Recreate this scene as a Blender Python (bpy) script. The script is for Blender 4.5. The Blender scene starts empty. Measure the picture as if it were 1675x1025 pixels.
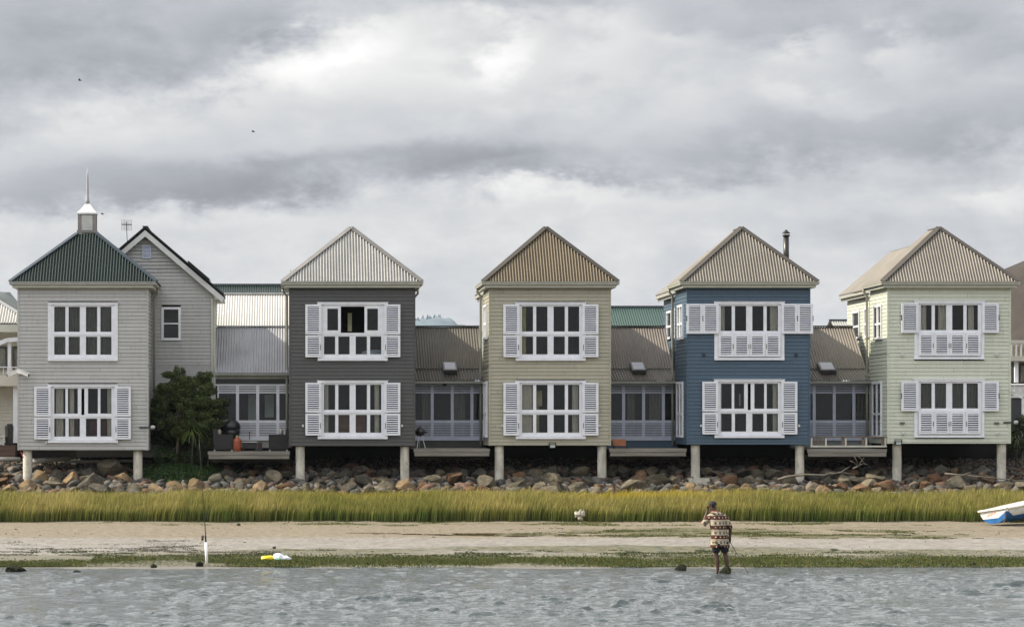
import bpy, bmesh, math, random
import numpy as np
from mathutils import Vector, Matrix, noise as mnoise
R = math.radians
C = bpy.context.scene.collection
sc = bpy.context.scene
random.seed(7); rng = np.random.default_rng(7)

# ------------------------------------------------------------------ camera
CH = 3.6; FP = 4500.0; VX = 460.0; VY = 695.0
cam = bpy.data.cameras.new('camera'); camo = bpy.data.objects.new('camera', cam); C.objects.link(camo)
camo.location = (0, 0, CH); camo.rotation_euler = (R(90), 0, 0)
cam.sensor_width = 36; cam.lens = FP / 1675 * 36
cam.shift_x = (837.5 - VX) / 1675; cam.shift_y = (VY - 512.5) / 1675
cam.clip_start = 0.5; cam.clip_end = 9000
sc.camera = camo
def PX(px, D=100.0): return (px - VX) / FP * D
def PZ(py, D=100.0): return CH - (py - VY) / FP * D

# ------------------------------------------------------------------ node helper
class NT:
    def __init__(s, nt): s.nt = nt; s.n = nt.nodes; s.l = nt.links
    def node(s, t, **kw):
        n = s.n.new(t)
        for k, v in kw.items(): setattr(n, k, v)
        return n
    def put(s, sock, v):
        if v is None: return
        if isinstance(v, bpy.types.NodeSocket): s.l.new(v, sock)
        elif isinstance(v, (tuple, list)) and sock.type == 'RGBA' and len(v) == 3: sock.default_value = (*v, 1)
        else: sock.default_value = v
    def m(s, op, a, b=None, c=None, clamp=False):
        n = s.node('ShaderNodeMath', operation=op); n.use_clamp = clamp
        s.put(n.inputs[0], a); s.put(n.inputs[1], b); s.put(n.inputs[2], c)
        return n.outputs[0]
    def mix(s, f, a, b, mode='MIX'):
        n = s.node('ShaderNodeMix', data_type='RGBA', blend_type=mode)
        s.put(n.inputs[0], f); s.put(n.inputs[6], a); s.put(n.inputs[7], b)
        return n.outputs[2]
    def noise(s, vec, scale, detail=4, rough=.55, dist=0.0):
        n = s.node('ShaderNodeTexNoise'); s.put(n.inputs['Vector'], vec)
        n.inputs['Scale'].default_value = scale; n.inputs['Detail'].default_value = detail
        n.inputs['Roughness'].default_value = rough; n.inputs['Distortion'].default_value = dist
        return n.outputs['Fac']
    def ss(s, x, a, b):
        n = s.node('ShaderNodeMapRange', interpolation_type='SMOOTHSTEP')
        s.put(n.inputs[0], x); n.inputs[1].default_value = a; n.inputs[2].default_value = b
        return n.outputs[0]
    def sep(s, v):
        n = s.node('ShaderNodeSeparateXYZ'); s.put(n.inputs[0], v); return n.outputs
    def comb(s, x, y, z):
        n = s.node('ShaderNodeCombineXYZ'); s.put(n.inputs[0], x); s.put(n.inputs[1], y); s.put(n.inputs[2], z); return n.outputs[0]
    def scalev(s, v, xyz):
        n = s.node('ShaderNodeVectorMath', operation='MULTIPLY'); s.put(n.inputs[0], v); n.inputs[1].default_value = xyz
        return n.outputs[0]
    def bump(s, h, strength, dist):
        n = s.node('ShaderNodeBump'); s.put(n.inputs['Height'], h)
        n.inputs['Strength'].default_value = strength; n.inputs['Distance'].default_value = dist
        return n.outputs[0]

# ------------------------------------------------------------------ world and sun
SUN_EL = R(39.8); SUN_BACK = R(3)          # sun on the left, three degrees behind the facade plane
w = bpy.data.worlds.new('World'); sc.world = w; w.use_nodes = True
W = NT(w.node_tree); W.n.clear()
out = W.node('ShaderNodeOutputWorld'); bg = W.node('ShaderNodeBackground'); W.l.new(bg.outputs[0], out.inputs[0])
tc = W.node('ShaderNodeTexCoord'); d = tc.outputs['Generated']
dx, dy, dz = W.sep(d)
dyc = W.m('MAXIMUM', dy, .03)
wv = W.scalev(d, (1, 1, 2.6))
n1 = W.noise(wv, 9, 6, .55, .3); n2 = W.noise(wv, 26, 6, .6, .2); n3 = W.noise(wv, 3.2, 4, .5, .2)
n4 = W.noise(W.scalev(d, (1, 1, 1.8)), 14, 5, .6, .4)
n5 = W.noise(W.scalev(d, (1, 1, 1.6)), 60, 5, .6)
def wob(a, b, c): return W.m('ADD', W.m('ADD', W.m('MULTIPLY', W.m('SUBTRACT', n1, .5), a), W.m('MULTIPLY', W.m('SUBTRACT', n2, .5), b)), W.m('MULTIPLY', W.m('SUBTRACT', n5, .5), c))
px = W.m('ADD', W.m('MULTIPLY_ADD', W.m('DIVIDE', dx, dyc), FP, VX), wob(240, 170, 110))
py = W.m('ADD', W.m('MULTIPLY_ADD', W.m('DIVIDE', dz, dyc), -FP, VY), W.m('ADD', W.m('MULTIPLY', W.m('SUBTRACT', n4, .5), 110), wob(0, 80, 55)))
acc = None
for (cx, cy, a, b, rot, amp) in [
    (120, 60, 330, 105, 2, -.19), (400, 45, 85, 55, -35, -.10), (200, 125, 210, 30, 6, -.09),
    (555, 70, 105, 46, -12, .27), (700, 110, 210, 52, -4, .16), (815, 95, 60, 42, -35, .20), (480, 130, 130, 30, -20, .10),
    (820, 4, 150, 24, 2, -.14), (760, 35, 170, 22, 0, .05), (1010, 60, 50, 60, 40, .10),
    (1330, 30, 320, 60, 4, -.13), (1260, 62, 150, 22, 2, -.05), (1345, 85, 50, 26, -20, .09), (1480, 90, 70, 30, -10, .11), (1120, 62, 60, 16, 0, .10), (1600, 110, 130, 50, 0, -.06),
    (950, 185, 170, 50, -10, .05), (240, 200, 260, 40, -6, .07), (600, 215, 260, 40, 0, -.02),
    (200, 300, 380, 40, -1, -.17), (560, 284, 280, 36, -4, -.17), (830, 276, 150, 34, 2, -.18), (640, 256, 240, 26, -3, -.06), (200, 318, 300, 14, 0, -.06), (850, 292, 130, 12, 0, -.06),
    (1130, 252, 220, 38, -6, -.12), (1400, 222, 240, 42, -4, -.14), (1640, 200, 150, 52, -4, -.18), (1290, 190, 110, 20, 0, -.05), (1350, 170, 80, 24, 0, .07),
    (930, 322, 110, 18, -4, .15), (330, 352, 260, 20, 0, .07), (1650, 322, 60, 22, -14, .13), (1120, 315, 120, 20, 0, .04), (1500, 285, 200, 24, -4, -.05), (690, 400, 900, 60, 0, .015)]:
    c_, s_ = math.cos(R(rot)), math.sin(R(rot))
    ex = W.m('SUBTRACT', px, cx); ey = W.m('SUBTRACT', py, cy)
    p = W.m('ADD', W.m('MULTIPLY', ex, c_ / a), W.m('MULTIPLY', ey, s_ / a))
    q = W.m('ADD', W.m('MULTIPLY', ex, -s_ / b), W.m('MULTIPLY', ey, c_ / b))
    r2 = W.m('ADD', W.m('MULTIPLY', p, p), W.m('MULTIPLY', q, q))
    g = W.m('MULTIPLY', W.m('EXPONENT', W.m('MULTIPLY', W.m('POWER', r2, 1.35), -1)), amp)
    acc = g if acc is None else W.m('ADD', acc, g)
tex = W.m('ADD', W.m('MULTIPLY', W.m('SUBTRACT', n2, .5), .32), W.m('MULTIPLY', W.m('SUBTRACT', n1, .5), .30))
tex = W.m('ADD', W.m('ADD', tex, W.m('MULTIPLY', W.m('SUBTRACT', n5, .5), .16)), W.m('MULTIPLY', W.m('SUBTRACT', n3, .5), .12))
lum = W.m('ADD', W.m('ADD', acc, tex), .635)
lum = W.m('MAXIMUM', lum, .2)
# unseen sky behind the camera brightened as fill for the fronts; overhead dimmed
back = W.ss(dy, .35, -.6); up = W.ss(dz, .2, .9); hz = W.ss(dz, .12, .34)
lum = W.m('MULTIPLY', lum, W.m('ADD', W.m('ADD', 1, W.m('MULTIPLY', back, W.m('SUBTRACT', W.m('MULTIPLY', hz, 1.75), .5))), W.m('MULTIPLY', up, -.25)))
vd_ = W.node('ShaderNodeVectorMath', operation='DOT_PRODUCT'); W.l.new(d, vd_.inputs[0]); vd_.inputs[1].default_value = (-.765, .04, .643)
lobe = W.ss(vd_.outputs['Value'], .35, 1.0)
upf = W.m('MULTIPLY', W.ss(dz, .155, .30), W.ss(dz, .85, .5)); fr_ = W.ss(dy, -.1, .5)
lum = W.m('MULTIPLY', lum, W.m('ADD', W.m('ADD', 1, W.m('MULTIPLY', lobe, .9)), W.m('MULTIPLY', W.m('MULTIPLY', upf, fr_), 1.75)))  # added glow sunward and above the frame, brightening side walls and water
warm = W.ss(lum, .4, .85)
ctint = W.mix(warm, (.93, .97, 1.06), (1.0, 1.0, .985))
ctint = W.mix(back, ctint, (.965, .99, 1.05))
cl = W.mix(1.0, ctint, W.comb(lum, lum, lum), 'MULTIPLY')
sky = W.node('ShaderNodeTexSky', sky_type='NISHITA'); sky.sun_disc = False
sky.sun_elevation = SUN_EL; sky.sun_rotation = R(-90) + SUN_BACK; sky.dust_density = 2
skyc = W.mix(1.0, sky.outputs[0], (.1, .1, .1), 'MULTIPLY')
cover = W.m('ADD', .93, W.m('MULTIPLY', n1, .07), clamp=True)
fin = W.mix(cover, skyc, cl)
W.l.new(fin, bg.inputs[0]); bg.inputs[1].default_value = .80

sun = bpy.data.lights.new('sun', 'SUN'); suno = bpy.data.objects.new('sun', sun); C.objects.link(suno)
sun.energy = 5.0; sun.angle = R(.6); sun.color = (1, .91, .76)
S = Vector((-math.cos(SUN_EL) * math.cos(SUN_BACK), math.cos(SUN_EL) * math.sin(SUN_BACK), math.sin(SUN_EL)))
suno.rotation_euler = S.to_track_quat('Z', 'Y').to_euler(); suno.location = (-40, 60, 60)
sc.view_settings.view_transform = 'Standard'; sc.view_settings.look = 'None'
sc.view_settings.exposure = 0.40; sc.view_settings.gamma = 1
sc.render.engine = 'CYCLES'
sc.cycles.max_bounces = 6; sc.cycles.transparent_max_bounces = 12

# ------------------------------------------------------------------ mesh helpers
def lin(c): return tuple(((v / 255) / 12.92 if v < 11 else ((v / 255 + .055) / 1.055) ** 2.4) for v in c)
class MB:
    def __init__(s): s.v = []; s.f = []; s.mi = []; s.cur = 0
    def add(s, vs, fs):
        o = len(s.v); s.v += [tuple(p) for p in vs]; s.f += [tuple(i + o for i in f) for f in fs]; s.mi += [s.cur] * len(fs); return s
    def box(s, x0, x1, y0, y1, z0, z1):
        return s.add([(x0,y0,z0),(x1,y0,z0),(x1,y1,z0),(x0,y1,z0),(x0,y0,z1),(x1,y0,z1),(x1,y1,z1),(x0,y1,z1)],
                     [(0,3,2,1),(4,5,6,7),(0,1,5,4),(1,2,6,5),(2,3,7,6),(3,0,4,7)])
    def quad(s, a, b, c, d): return s.add([a, b, c, d], [(0, 1, 2, 3)])
    def bar(s, p0, p1, wd, th, up=(0, 0, 1)):
        p0 = Vector(p0); p1 = Vector(p1); d = (p1 - p0).normalized(); u = Vector(up)
        a = d.cross(u)
        if a.length < 1e-4: a = d.cross(Vector((1, 0, 0)))
        a.normalize(); b = a.cross(d).normalized(); a *= wd / 2; b *= th / 2
        vs = [p0-a-b, p0+a-b, p0+a+b, p0-a+b, p1-a-b, p1+a-b, p1+a+b, p1-a+b]
        return s.add(vs, [(0,1,2,3),(7,6,5,4),(0,4,5,1),(1,5,6,2),(2,6,7,3),(3,7,4,0)])
    def tube(s, pts, rad, n=10, cap=True):
        pts = [Vector(p) for p in pts]
        if not isinstance(rad, (list, tuple)): rad = [rad] * len(pts)
        vs = []; fs = []; ref = None
        for i, p in enumerate(pts):
            dd = (pts[min(i+1, len(pts)-1)] - pts[max(i-1, 0)]).normalized()
            if ref is None: ref = Vector((1,0,0)) if abs(dd.x) < .8 else Vector((0,1,0))
            a = dd.cross(ref).normalized(); b = dd.cross(a).normalized()
            for k in range(n):
                t = 2 * math.pi * k / n
                vs.append(p + (a * math.cos(t) + b * math.sin(t)) * rad[i])
        for i in range(len(pts) - 1):
            for k in range(n):
                fs.append((i*n+k, i*n+(k+1) % n, (i+1)*n+(k+1) % n, (i+1)*n+k))
        if cap: fs.append(tuple(range(n))[::-1]); fs.append(tuple(range((len(pts)-1)*n, len(pts)*n)))
        return s.add(vs, fs)
    def lathe(s, c, prof, n=16, sx=1, sy=1):       # prof: (r, z)
        vs = []; fs = []
        for r, z in prof:
            for k in range(n):
                t = 2*math.pi*k/n; vs.append((c[0]+r*sx*math.cos(t), c[1]+r*sy*math.sin(t), c[2]+z))
        for i in range(len(prof)-1):
            for k in range(n): fs.append((i*n+k, i*n+(k+1) % n, (i+1)*n+(k+1) % n, (i+1)*n+k))
        fs.append(tuple(range(n))[::-1]); fs.append(tuple(range((len(prof)-1)*n, len(prof)*n)))
        return s.add(vs, fs)
    def build(s, name, mats, parent=None, smooth=False):
        off = Vector((0, 0, 0)); p = parent
        while p is not None: off = off + p.location; p = p.parent
        me = bpy.data.meshes.new(name)
        me.from_pydata([(a-off.x, b-off.y, c-off.z) for a, b, c in s.v], [], s.f)
        if not isinstance(mats, (list, tuple)): mats = [mats]
        for m_ in mats: me.materials.append(m_)
        if len(mats) > 1: me.polygons.foreach_set('material_index', s.mi)
        if smooth: me.polygons.foreach_set('use_smooth', [True] * len(s.f))
        me.update()
        o = bpy.data.objects.new(name, me); C.objects.link(o)
        if parent is not None: o.parent = parent
        return o
def child(g, name, m_, par, smooth=False):
    me = bpy.data.meshes.new(name); me.from_pydata(g.v, [], g.f); me.materials.append(m_); me.update(); o = bpy.data.objects.new(name, me); C.objects.link(o); o.parent = par
    if smooth: me.polygons.foreach_set('use_smooth', [True]*len(g.f))
    return o
def npmesh(name, verts, faces, mat, cols=None, smooth=False, parent=None):
    """faces: list of arrays (n,k)"""
    me = bpy.data.meshes.new(name); verts = np.asarray(verts, dtype=np.float32)
    me.vertices.add(len(verts)); me.vertices.foreach_set('co', verts.ravel())
    li = np.concatenate([f.ravel() for f in faces]).astype(np.int32)
    tot = np.concatenate([np.full(len(f), f.shape[1]) for f in faces]).astype(np.int32)
    st = np.concatenate([[0], np.cumsum(tot)[:-1]]).astype(np.int32)
    me.loops.add(len(li)); me.loops.foreach_set('vertex_index', li)
    me.polygons.add(len(tot)); me.polygons.foreach_set('loop_start', st); me.polygons.foreach_set('loop_total', tot)
    if smooth: me.polygons.foreach_set('use_smooth', np.ones(len(tot), dtype=bool))
    me.update(calc_edges=True)
    if cols is not None:
        a = me.color_attributes.new('Col', 'FLOAT_COLOR', 'POINT')
        cc = np.ones((len(verts), 4), dtype=np.float32); cc[:, :3] = cols
        a.data.foreach_set('color', cc.ravel())
    me.materials.append(mat)
    o = bpy.data.objects.new(name, me); C.objects.link(o)
    if parent is not None: o.parent = parent
    return o
def tag(o, label=None, cat=None, group=None, kind=None):
    if label: o['label'] = label
    if cat: o['category'] = cat
    if group: o['group'] = group
    if kind: o['kind'] = kind
    return o
def thing(name, loc, label, cat, group=None):
    o = bpy.data.objects.new(name, None); C.objects.link(o); o.location = loc; o.empty_display_size = .2
    return tag(o, label, cat, group)
def grp(mb, name, mat, loc, label, cat, group=None, smooth=False):
    """one-mesh thing whose origin sits at loc"""
    e = Vector(loc); m2 = MB(); m2.v = [(a-e.x, b-e.y, c-e.z) for a, b, c in mb.v]; m2.f = mb.f; m2.mi = mb.mi
    o = m2.build(name, mat, None, smooth); o.location = loc
    return tag(o, label, cat, group)

# ------------------------------------------------------------------ materials
MATS = {}
def mat(name, col, rough=.6, var=.12, scale=3.0, bump=0.0, bscale=30, metal=0.0, stain=None, stain_amt=0.0, stretch=(1, 1, 1), spec=.5, coords='w'):
    if name in MATS: return MATS[name]
    m_ = bpy.data.materials.new(name); m_.use_nodes = True; T = NT(m_.node_tree)
    b = T.n['Principled BSDF']
    g = T.node('ShaderNodeNewGeometry').outputs['Position'] if coords == 'w' else T.node('ShaderNodeTexCoord').outputs['Object']
    gv = T.scalev(g, stretch)
    f = T.noise(gv, scale, 6, .6, .2)
    lo = tuple(c * (1 - var) for c in col); hi = tuple(min(1, c * (1 + var)) for c in col)
    c = T.mix(T.ss(f, .3, .7), lo, hi)
    if stain:
        f2 = T.noise(T.scalev(g, (stretch[0]*1.3+.01, stretch[1]*1.3, stretch[2]*1.3)), scale * 2.3, 8, .7, .5)
        c = T.mix(T.m('MULTIPLY', T.ss(f2, .52, .75), stain_amt), c, stain)
    T.put(b.inputs['Base Color'], c); b.inputs['Roughness'].default_value = rough; b.inputs['Metallic'].default_value = metal
    b.inputs['Specular IOR Level'].default_value = spec
    if bump: T.l.new(T.bump(T.noise(g, bscale, 5, .6), 1.0, bump), b.inputs['Normal'])
    MATS[name] = m_; return m_
def wallmat(name, col):   # painted weatherboard: streaks, faint tone change from board to board
    if name in MATS: return MATS[name]
    m_ = bpy.data.materials.new(name); m_.use_nodes = True; T = NT(m_.node_tree); b = T.n['Principled BSDF']
    g = T.node('ShaderNodeNewGeometry').outputs['Position']; x, y, z = T.sep(g)
    wn = T.node('ShaderNodeTexWhiteNoise', noise_dimensions='2D')
    bi = T.m('FLOOR', T.m('DIVIDE', z, .135)); xi = T.m('FLOOR', T.m('DIVIDE', T.m('ADD', x, T.m('MULTIPLY', bi, 1.37)), 3.1))
    T.l.new(T.comb(xi, bi, 0), wn.inputs['Vector'])
    fx_ = T.m('FRACT', T.m('DIVIDE', T.m('ADD', x, T.m('MULTIPLY', bi, 1.37)), 3.1)); jt = T.m('LESS_THAN', fx_, .005)
    f = T.noise(T.scalev(g, (3.5, 3.5, .45)), 1.6, 7, .65, .3)
    f2 = T.noise(g, .7, 4, .6)
    v = T.m('ADD', T.m('ADD', .80, T.m('MULTIPLY', f, .30)), T.m('MULTIPLY', wn.outputs['Value'], .10))
    v = T.m('ADD', v, T.m('MULTIPLY', T.m('SUBTRACT', f2, .5), .16))
    c = T.mix(1.0, (*col, 1), T.comb(v, v, v), 'MULTIPLY')
    f3 = T.noise(T.scalev(g, (7, 7, 1.1)), 1.3, 8, .75, .8)
    c = T.mix(T.m('MULTIPLY', T.ss(f3, .56, .76), .42), c, tuple(k * .55 for k in col))
    c = T.mix(T.m('MULTIPLY', jt, .6), c, tuple(k * .25 for k in col))
    T.put(b.inputs['Base Color'], c); b.inputs['Roughness'].default_value = .5
    T.l.new(T.bump(T.noise(T.scalev(g, (3, 3, 40)), 3, 4, .6), .5, .004), b.inputs['Normal'])
    MATS[name] = m_; return m_
def glassmat(name='window_glass', tint=(.955, .965, .955), refl=.9):
    m_ = bpy.data.materials.new(name); m_.use_nodes = True; T = NT(m_.node_tree); T.n.clear()
    o = T.node('ShaderNodeOutputMaterial'); mx = T.node('ShaderNodeMixShader'); tr = T.node('ShaderNodeBsdfTransparent')
    gl = T.node('ShaderNodeBsdfGlossy'); fr = T.node('ShaderNodeFresnel'); fr.inputs[0].default_value = 1.5
    tr.inputs[0].default_value = (*tint, 1); gl.inputs['Roughness'].default_value = .02; gl.inputs[0].default_value = (refl, refl, refl, 1)
    g = T.node('ShaderNodeNewGeometry').outputs['Position']
    nb = T.bump(T.noise(g, 2.2, 3, .5), .3, .02); T.l.new(nb, gl.inputs['Normal'])
    T.l.new(T.m('ADD', fr.outputs[0], .0), mx.inputs[0]); T.l.new(tr.outputs[0], mx.inputs[1]); T.l.new(gl.outputs[0], mx.inputs[2]); T.l.new(mx.outputs[0], o.inputs[0])
    return m_
GLASS = glassmat()
FW = .86
def pic(c, f=FW): return tuple(min(.85, v / f) for v in lin(c))
WHITE = mat('white_paint', (.74, .745, .775), .45, .06, 4, .0008, 60, stain=(.45, .43, .40), stain_amt=.35)
WHITE2 = mat('louvre_paint', (.50, .53, .62), .45, .08, 4, stain=(.4, .4, .4), stain_amt=.3)
CREAMT = mat('cream_trim', (.55, .55, .47), .5, .07, 4, stain=(.3, .29, .25), stain_amt=.4)
GUT = mat('gutter_metal', (.34, .335, .28), .45, .1, 5, stain=(.16, .15, .12), stain_amt=.5)
GUTG = mat('gutter_metal_grey', (.30, .30, .27), .45, .1, 5, stain=(.16, .15, .12), stain_amt=.5)
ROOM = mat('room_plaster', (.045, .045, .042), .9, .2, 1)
CONC = mat('weathered_concrete', (.50, .47, .39), .85, .25, 3, .006, 25, stain=(.14, .13, .10), stain_amt=.7, stretch=(1, 1, .6))
TIMB = mat('grey_deck_timber', (.20, .185, .155), .85, .25, 2, .004, 40, stain=(.08, .07, .05), stain_amt=.6, stretch=(.4, 2, 6))
BLACK = mat('black_metal', (.012, .012, .014), .4, .2, 5)
LOUV = mat('louvre_shade_and_latch', (.03, .03, .035), .7, .1, 5)  # near-black for painted shade behind the louvres, also for latch bars
DARK = mat('underfloor_shade_black', (.012, .011, .010), .95, .3, 2)  # underfloor darkness put into the colour
CURT = mat('curtain_cloth', (.60, .57, .50), .9, .08, 3)
CURTD = mat('grey_curtain_cloth', (.14, .14, .12), .9, .1, 3)

# ------------------------------------------------------------------ shaping helpers for houses
BH = .135
def siding(mb, org, ud, nd, u0, u1, z0, z1, holes=()):
    """lapped boards with a shadow gap; nd = outward normal (2D x,y), ud = run direction"""
    def P(u, n, z): return (org[0] + ud[0]*u + nd[0]*n, org[1] + ud[1]*u + nd[1]*n, z)
    k0 = math.floor(z0 / BH); zz = k0 * BH
    lv = sorted(set([z0, z1] + [z for z in [(k0+i)*BH for i in range(1, 200)] if z0 < z < z1]))
    for a, b in zip(lv[:-1], lv[1:]):
        cuts = [(u0, u1)]
        for (h0, h1, g0, g1) in holes:
            if g0 < (a+b)/2 < g1:
                nc = []
                for (s, e) in cuts:
                    if h1 <= s or h0 >= e: nc.append((s, e)); continue
                    if h0 > s: nc.append((s, h0))
                    if h1 < e: nc.append((h1, e))
                cuts = nc
        for (s, e) in cuts:
            gz = min(.016, (b-a)*.3)
            vs = [P(s, -.014, a), P(e, -.014, a), P(e, -.014, a+gz), P(s, -.014, a+gz), P(s, .014, a+gz), P(e, .014, a+gz), P(e, .0, b), P(s, .0, b), P(e, -.014, b), P(s, -.014, b)]
            mb.add(vs, [(0,1,2,3), (3,2,5,4), (4,5,6,7), (7,6,8,9)])
def corr(mb, org, ud, vd, nd, u0, u1, v0, v1, per=.105, amp=.033, n=8):
    """corrugated sheet; v0/v1 are functions of u (or numbers)"""
    org, ud, vd, nd = map(Vector, (org, ud, vd, nd))
    f0 = v0 if callable(v0) else (lambda u: v0); f1 = v1 if callable(v1) else (lambda u: v1)
    k = max(2, int(round((u1-u0)/per*n))); vs = []; fs = []
    for i in range(k+1):
        u = u0 + (u1-u0)*i/k; a = amp*math.sin(2*math.pi*u/per)
        vs.append(org + ud*u + vd*f0(u) + nd*a); vs.append(org + ud*u + vd*f1(u) + nd*a)
    for i in range(k): fs.append((2*i, 2*i+2, 2*i+3, 2*i+1))
    mb.add(vs, fs)

def shutter_mb(mb, x0, x1, z0, z1, y, zsh=0):
    """louvred shutter panel, front face at y"""
    st = .085; rt = .075; th = .045
    mb.box(x0, x0+st, y, y+th, z0, z1); mb.box(x1-st, x1, y, y+th, z0, z1)
    mb.box(x0+st, x1-st, y+.002, y+th-.002, z0, z0+rt); mb.box(x0+st, x1-st, y+.002, y+th-.002, z1-rt, z1)
    cc = mb.cur; mb.cur = 1; mb.box(x0+st, x1-st, y+th-.006, y+th-.003, z0+rt, z1-rt); mb.cur = cc  # dark sheet stands in for the shade between slats
    n = max(2, int(round((z1-z0-2*rt)/.080))); p = (z1-z0-2*rt)/n
    for i in range(n):
        c = z0+rt+p*(i+.5)
        mb.add([(x0+st, y+.003, c-.014), (x1-st, y+.003, c-.014), (x1-st, y+.030, c+.016), (x0+st, y+.030, c+.016),
                (x0+st, y+.006, c-.021), (x1-st, y+.006, c-.021), (x1-st, y+.034, c+.009), (x0+st, y+.034, c+.009)],
               [(0,1,2,3), (5,4,7,6), (4,5,1,0), (3,2,6,7)])
def slats(mb, x0, x1, z0, z1, y, pitch=.075, fill=.45):
    n = max(1, int(round((z1-z0)/pitch))); p = (z1-z0)/n
    for i in range(n):
        c = z0+p*(i+.5); h = p*fill/2
        mb.add([(x0, y, c-h), (x1, y, c-h), (x1, y, c+h*.6), (x0, y, c+h*.6), (x0, y+.03, c+h), (x1, y+.03, c+h), (x1, y+.03, c+h-.01), (x0, y+.03, c+h-.01)],
               [(0,1,2,3), (3,2,5,4), (1,0,7,6)])

COLX = [-.84, -.315, .315, .84]; PW = .41
def big_window(root, cx, zt, house, level, shut=(), closed=False, style='closed', curt=(), yf=100.0, hood=True):
    """four-light double row window. zt = top of trim"""
    win = MB(); t = .115; hw = 1.27
    win.box(cx-hw+.115, cx-hw+.23, yf-.03, yf+.06, zt-2.04, zt-.115) ; win.box(cx+hw-.23, cx+hw-.115, yf-.03, yf+.06, zt-2.04, zt-.115)
    win.box(cx-hw, cx-hw+.115, yf-.05, yf+.05, zt-2.14, zt-.10); win.box(cx+hw-.115, cx+hw, yf-.05, yf+.05, zt-2.14, zt-.10)
    win.box(cx-hw-.01, cx+hw+.01, yf-.07, yf+.05, zt-.10, zt-.02); win.box(cx-hw-.03, cx+hw+.03, yf-.09, yf+.05, zt-.02, zt)
    win.box(cx-hw+.23, cx+hw-.23, yf-.028, yf+.06, zt-.16, zt-.10)
    o = win.build('window', WHITE, root)
    sl = MB(); sl.box(cx-hw+.002, cx+hw-.002, yf-.085, yf+.03, zt-2.13, zt-2.045); sl.build('sill', WHITE, o)
    fr = MB(); y0 = yf-.012; y1 = yf+.045
    rows = [(zt-1.07, zt-.17), (zt-1.90, zt-1.25)]
    x0 = cx-hw+.23; x1 = cx+hw-.23
    fr.box(x0, x1, y0-.02, y1, zt-1.20, zt-1.12)                                    # transom
    fr.box(x0, x1, y0, y1, zt-2.04, zt-1.90)
    def mull(a, b, z0, z1, yy=0.0): fr.box(cx+a, cx+b, y0+yy, y1+yy, z0, z1)
    # lower row fixed
    e = [x0-cx] + []
    edges = [(x0-cx, COLX[0]-PW/2), (COLX[0]+PW/2, COLX[1]-PW/2), (COLX[1]+PW/2, COLX[2]-PW/2), (COLX[2]+PW/2, COLX[3]-PW/2), (COLX[3]+PW/2, x1-cx)]
    for (a, b) in edges: mull(a, b, zt-1.90, zt-1.25)
    fr.box(x0, x1, y0, y1, zt-1.25, zt-1.20)
    if style == 'closed':
        for i, (a, b) in enumerate(edges): mull(a, b, zt-1.12, zt-.16, (.0, .004, .0, .004, .0)[i])
        fr.box(x0, x1, y0-.002, y1, zt-1.12, zt-1.07)
        pans = [(c-PW/2, c+PW/2) for c in COLX]
    elif style == 'gap':      # centre sashes drawn apart a little
        gp = .055
        for s in (-1, 1):
            a = [.0+gp, .315-PW/2+gp+.02, .315+PW/2+gp-.03, .84-PW/2-.0, .84+PW/2, x1-cx]
            for (p, q) in [(a[0], a[1]), (a[2], a[3]), (a[4], a[5])]:
                p, q = (p, q) if s > 0 else (-q, -p); mull(p, q, zt-1.12, zt-.16)
            lo, hi = (gp, x1-cx) if s > 0 else (x0-cx, -gp)
            fr.box(cx+lo, cx+hi, y0-.002, y1, zt-1.12, zt-1.07)
        pans = [(-.84-PW/2, -.84+PW/2), (-.315-PW/2-gp+.03, -.315+PW/2-gp-.02), (.315-PW/2+gp+.02, .315+PW/2+gp-.03), (.84-PW/2, .84+PW/2)]
    else:                     # open: both inner sashes slid over the outer ones
        for s in (-1, 1):
            for (p, q) in [(.43, .53), (.92, 1.04)]:
                p, q = (p, q) if s > 0 else (-q, -p); mull(p, q, zt-1.12, zt-.16, -.022)
            lo, hi = (.45, 1.04) if s > 0 else (-1.04, -.45)
            fr.box(cx+lo, cx+hi, y0-.024, y1-.022, zt-1.12, zt-1.03); fr.box(cx+lo, cx+hi, y0-.024, y1-.022, zt-.24, zt-.16)
        pans = [(-.92, -.53), (.53, .92)]
    fr.build('sash', WHITE, o)
    for (a, b) in pans:
        g = MB(); g.box(cx+a-.01, cx+b+.01, yf+.012, yf+.018, zt-1.08, zt-.165); g.build('pane', GLASS, o)
    for c in COLX:
        g = MB(); g.box(cx+c-PW/2-.01, cx+c+PW/2+.01, yf+.012, yf+.018, zt-1.91, zt-1.24); g.build('pane', GLASS, o)
    for (a, b) in shut:
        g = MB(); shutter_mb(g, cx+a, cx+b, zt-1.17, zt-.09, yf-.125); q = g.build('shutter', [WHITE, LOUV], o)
        if not closed:
            g = MB(); shutter_mb(g, cx+a+.002, cx+b-.002, zt-2.0, zt-1.205, yf-.125); 
            xx = cx+b-.045 if a < 0 else cx+a+.03
            g.cur = 1; g.box(xx, xx+.02, yf-.14, yf-.1251, zt-1.75, zt-1.55)
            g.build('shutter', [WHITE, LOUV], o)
        else:
            hx = cx + (a if a < 0 else b)
            g = MB(); g.box(hx-.012, hx+.012, yf-.14, yf-.1251, zt-.72, zt-.52); g.build('latch', BLACK, o)
    if closed:
        xs = [-1.13, -.57, 0, .57, 1.13]
        for a, b in zip(xs[:-1], xs[1:]):
            g = MB(); shutter_mb(g, cx+a+.004, cx+b-.004, zt-2.0, zt-1.205, yf-.10)
            xx = cx+(b-.04 if a in (-1.13, -.57) else a+.03)
            g.cur = 1; g.box(xx, xx+.02, yf-.112, yf-.1001, zt-1.72, zt-1.55)
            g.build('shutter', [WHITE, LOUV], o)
    rm = MB(); a = hw-.02; rx0, rx1, rz0, rz1, ry0, ry1 = cx-a, cx+a, zt-2.12, zt-.02, yf+.065, yf+2.6
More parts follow.
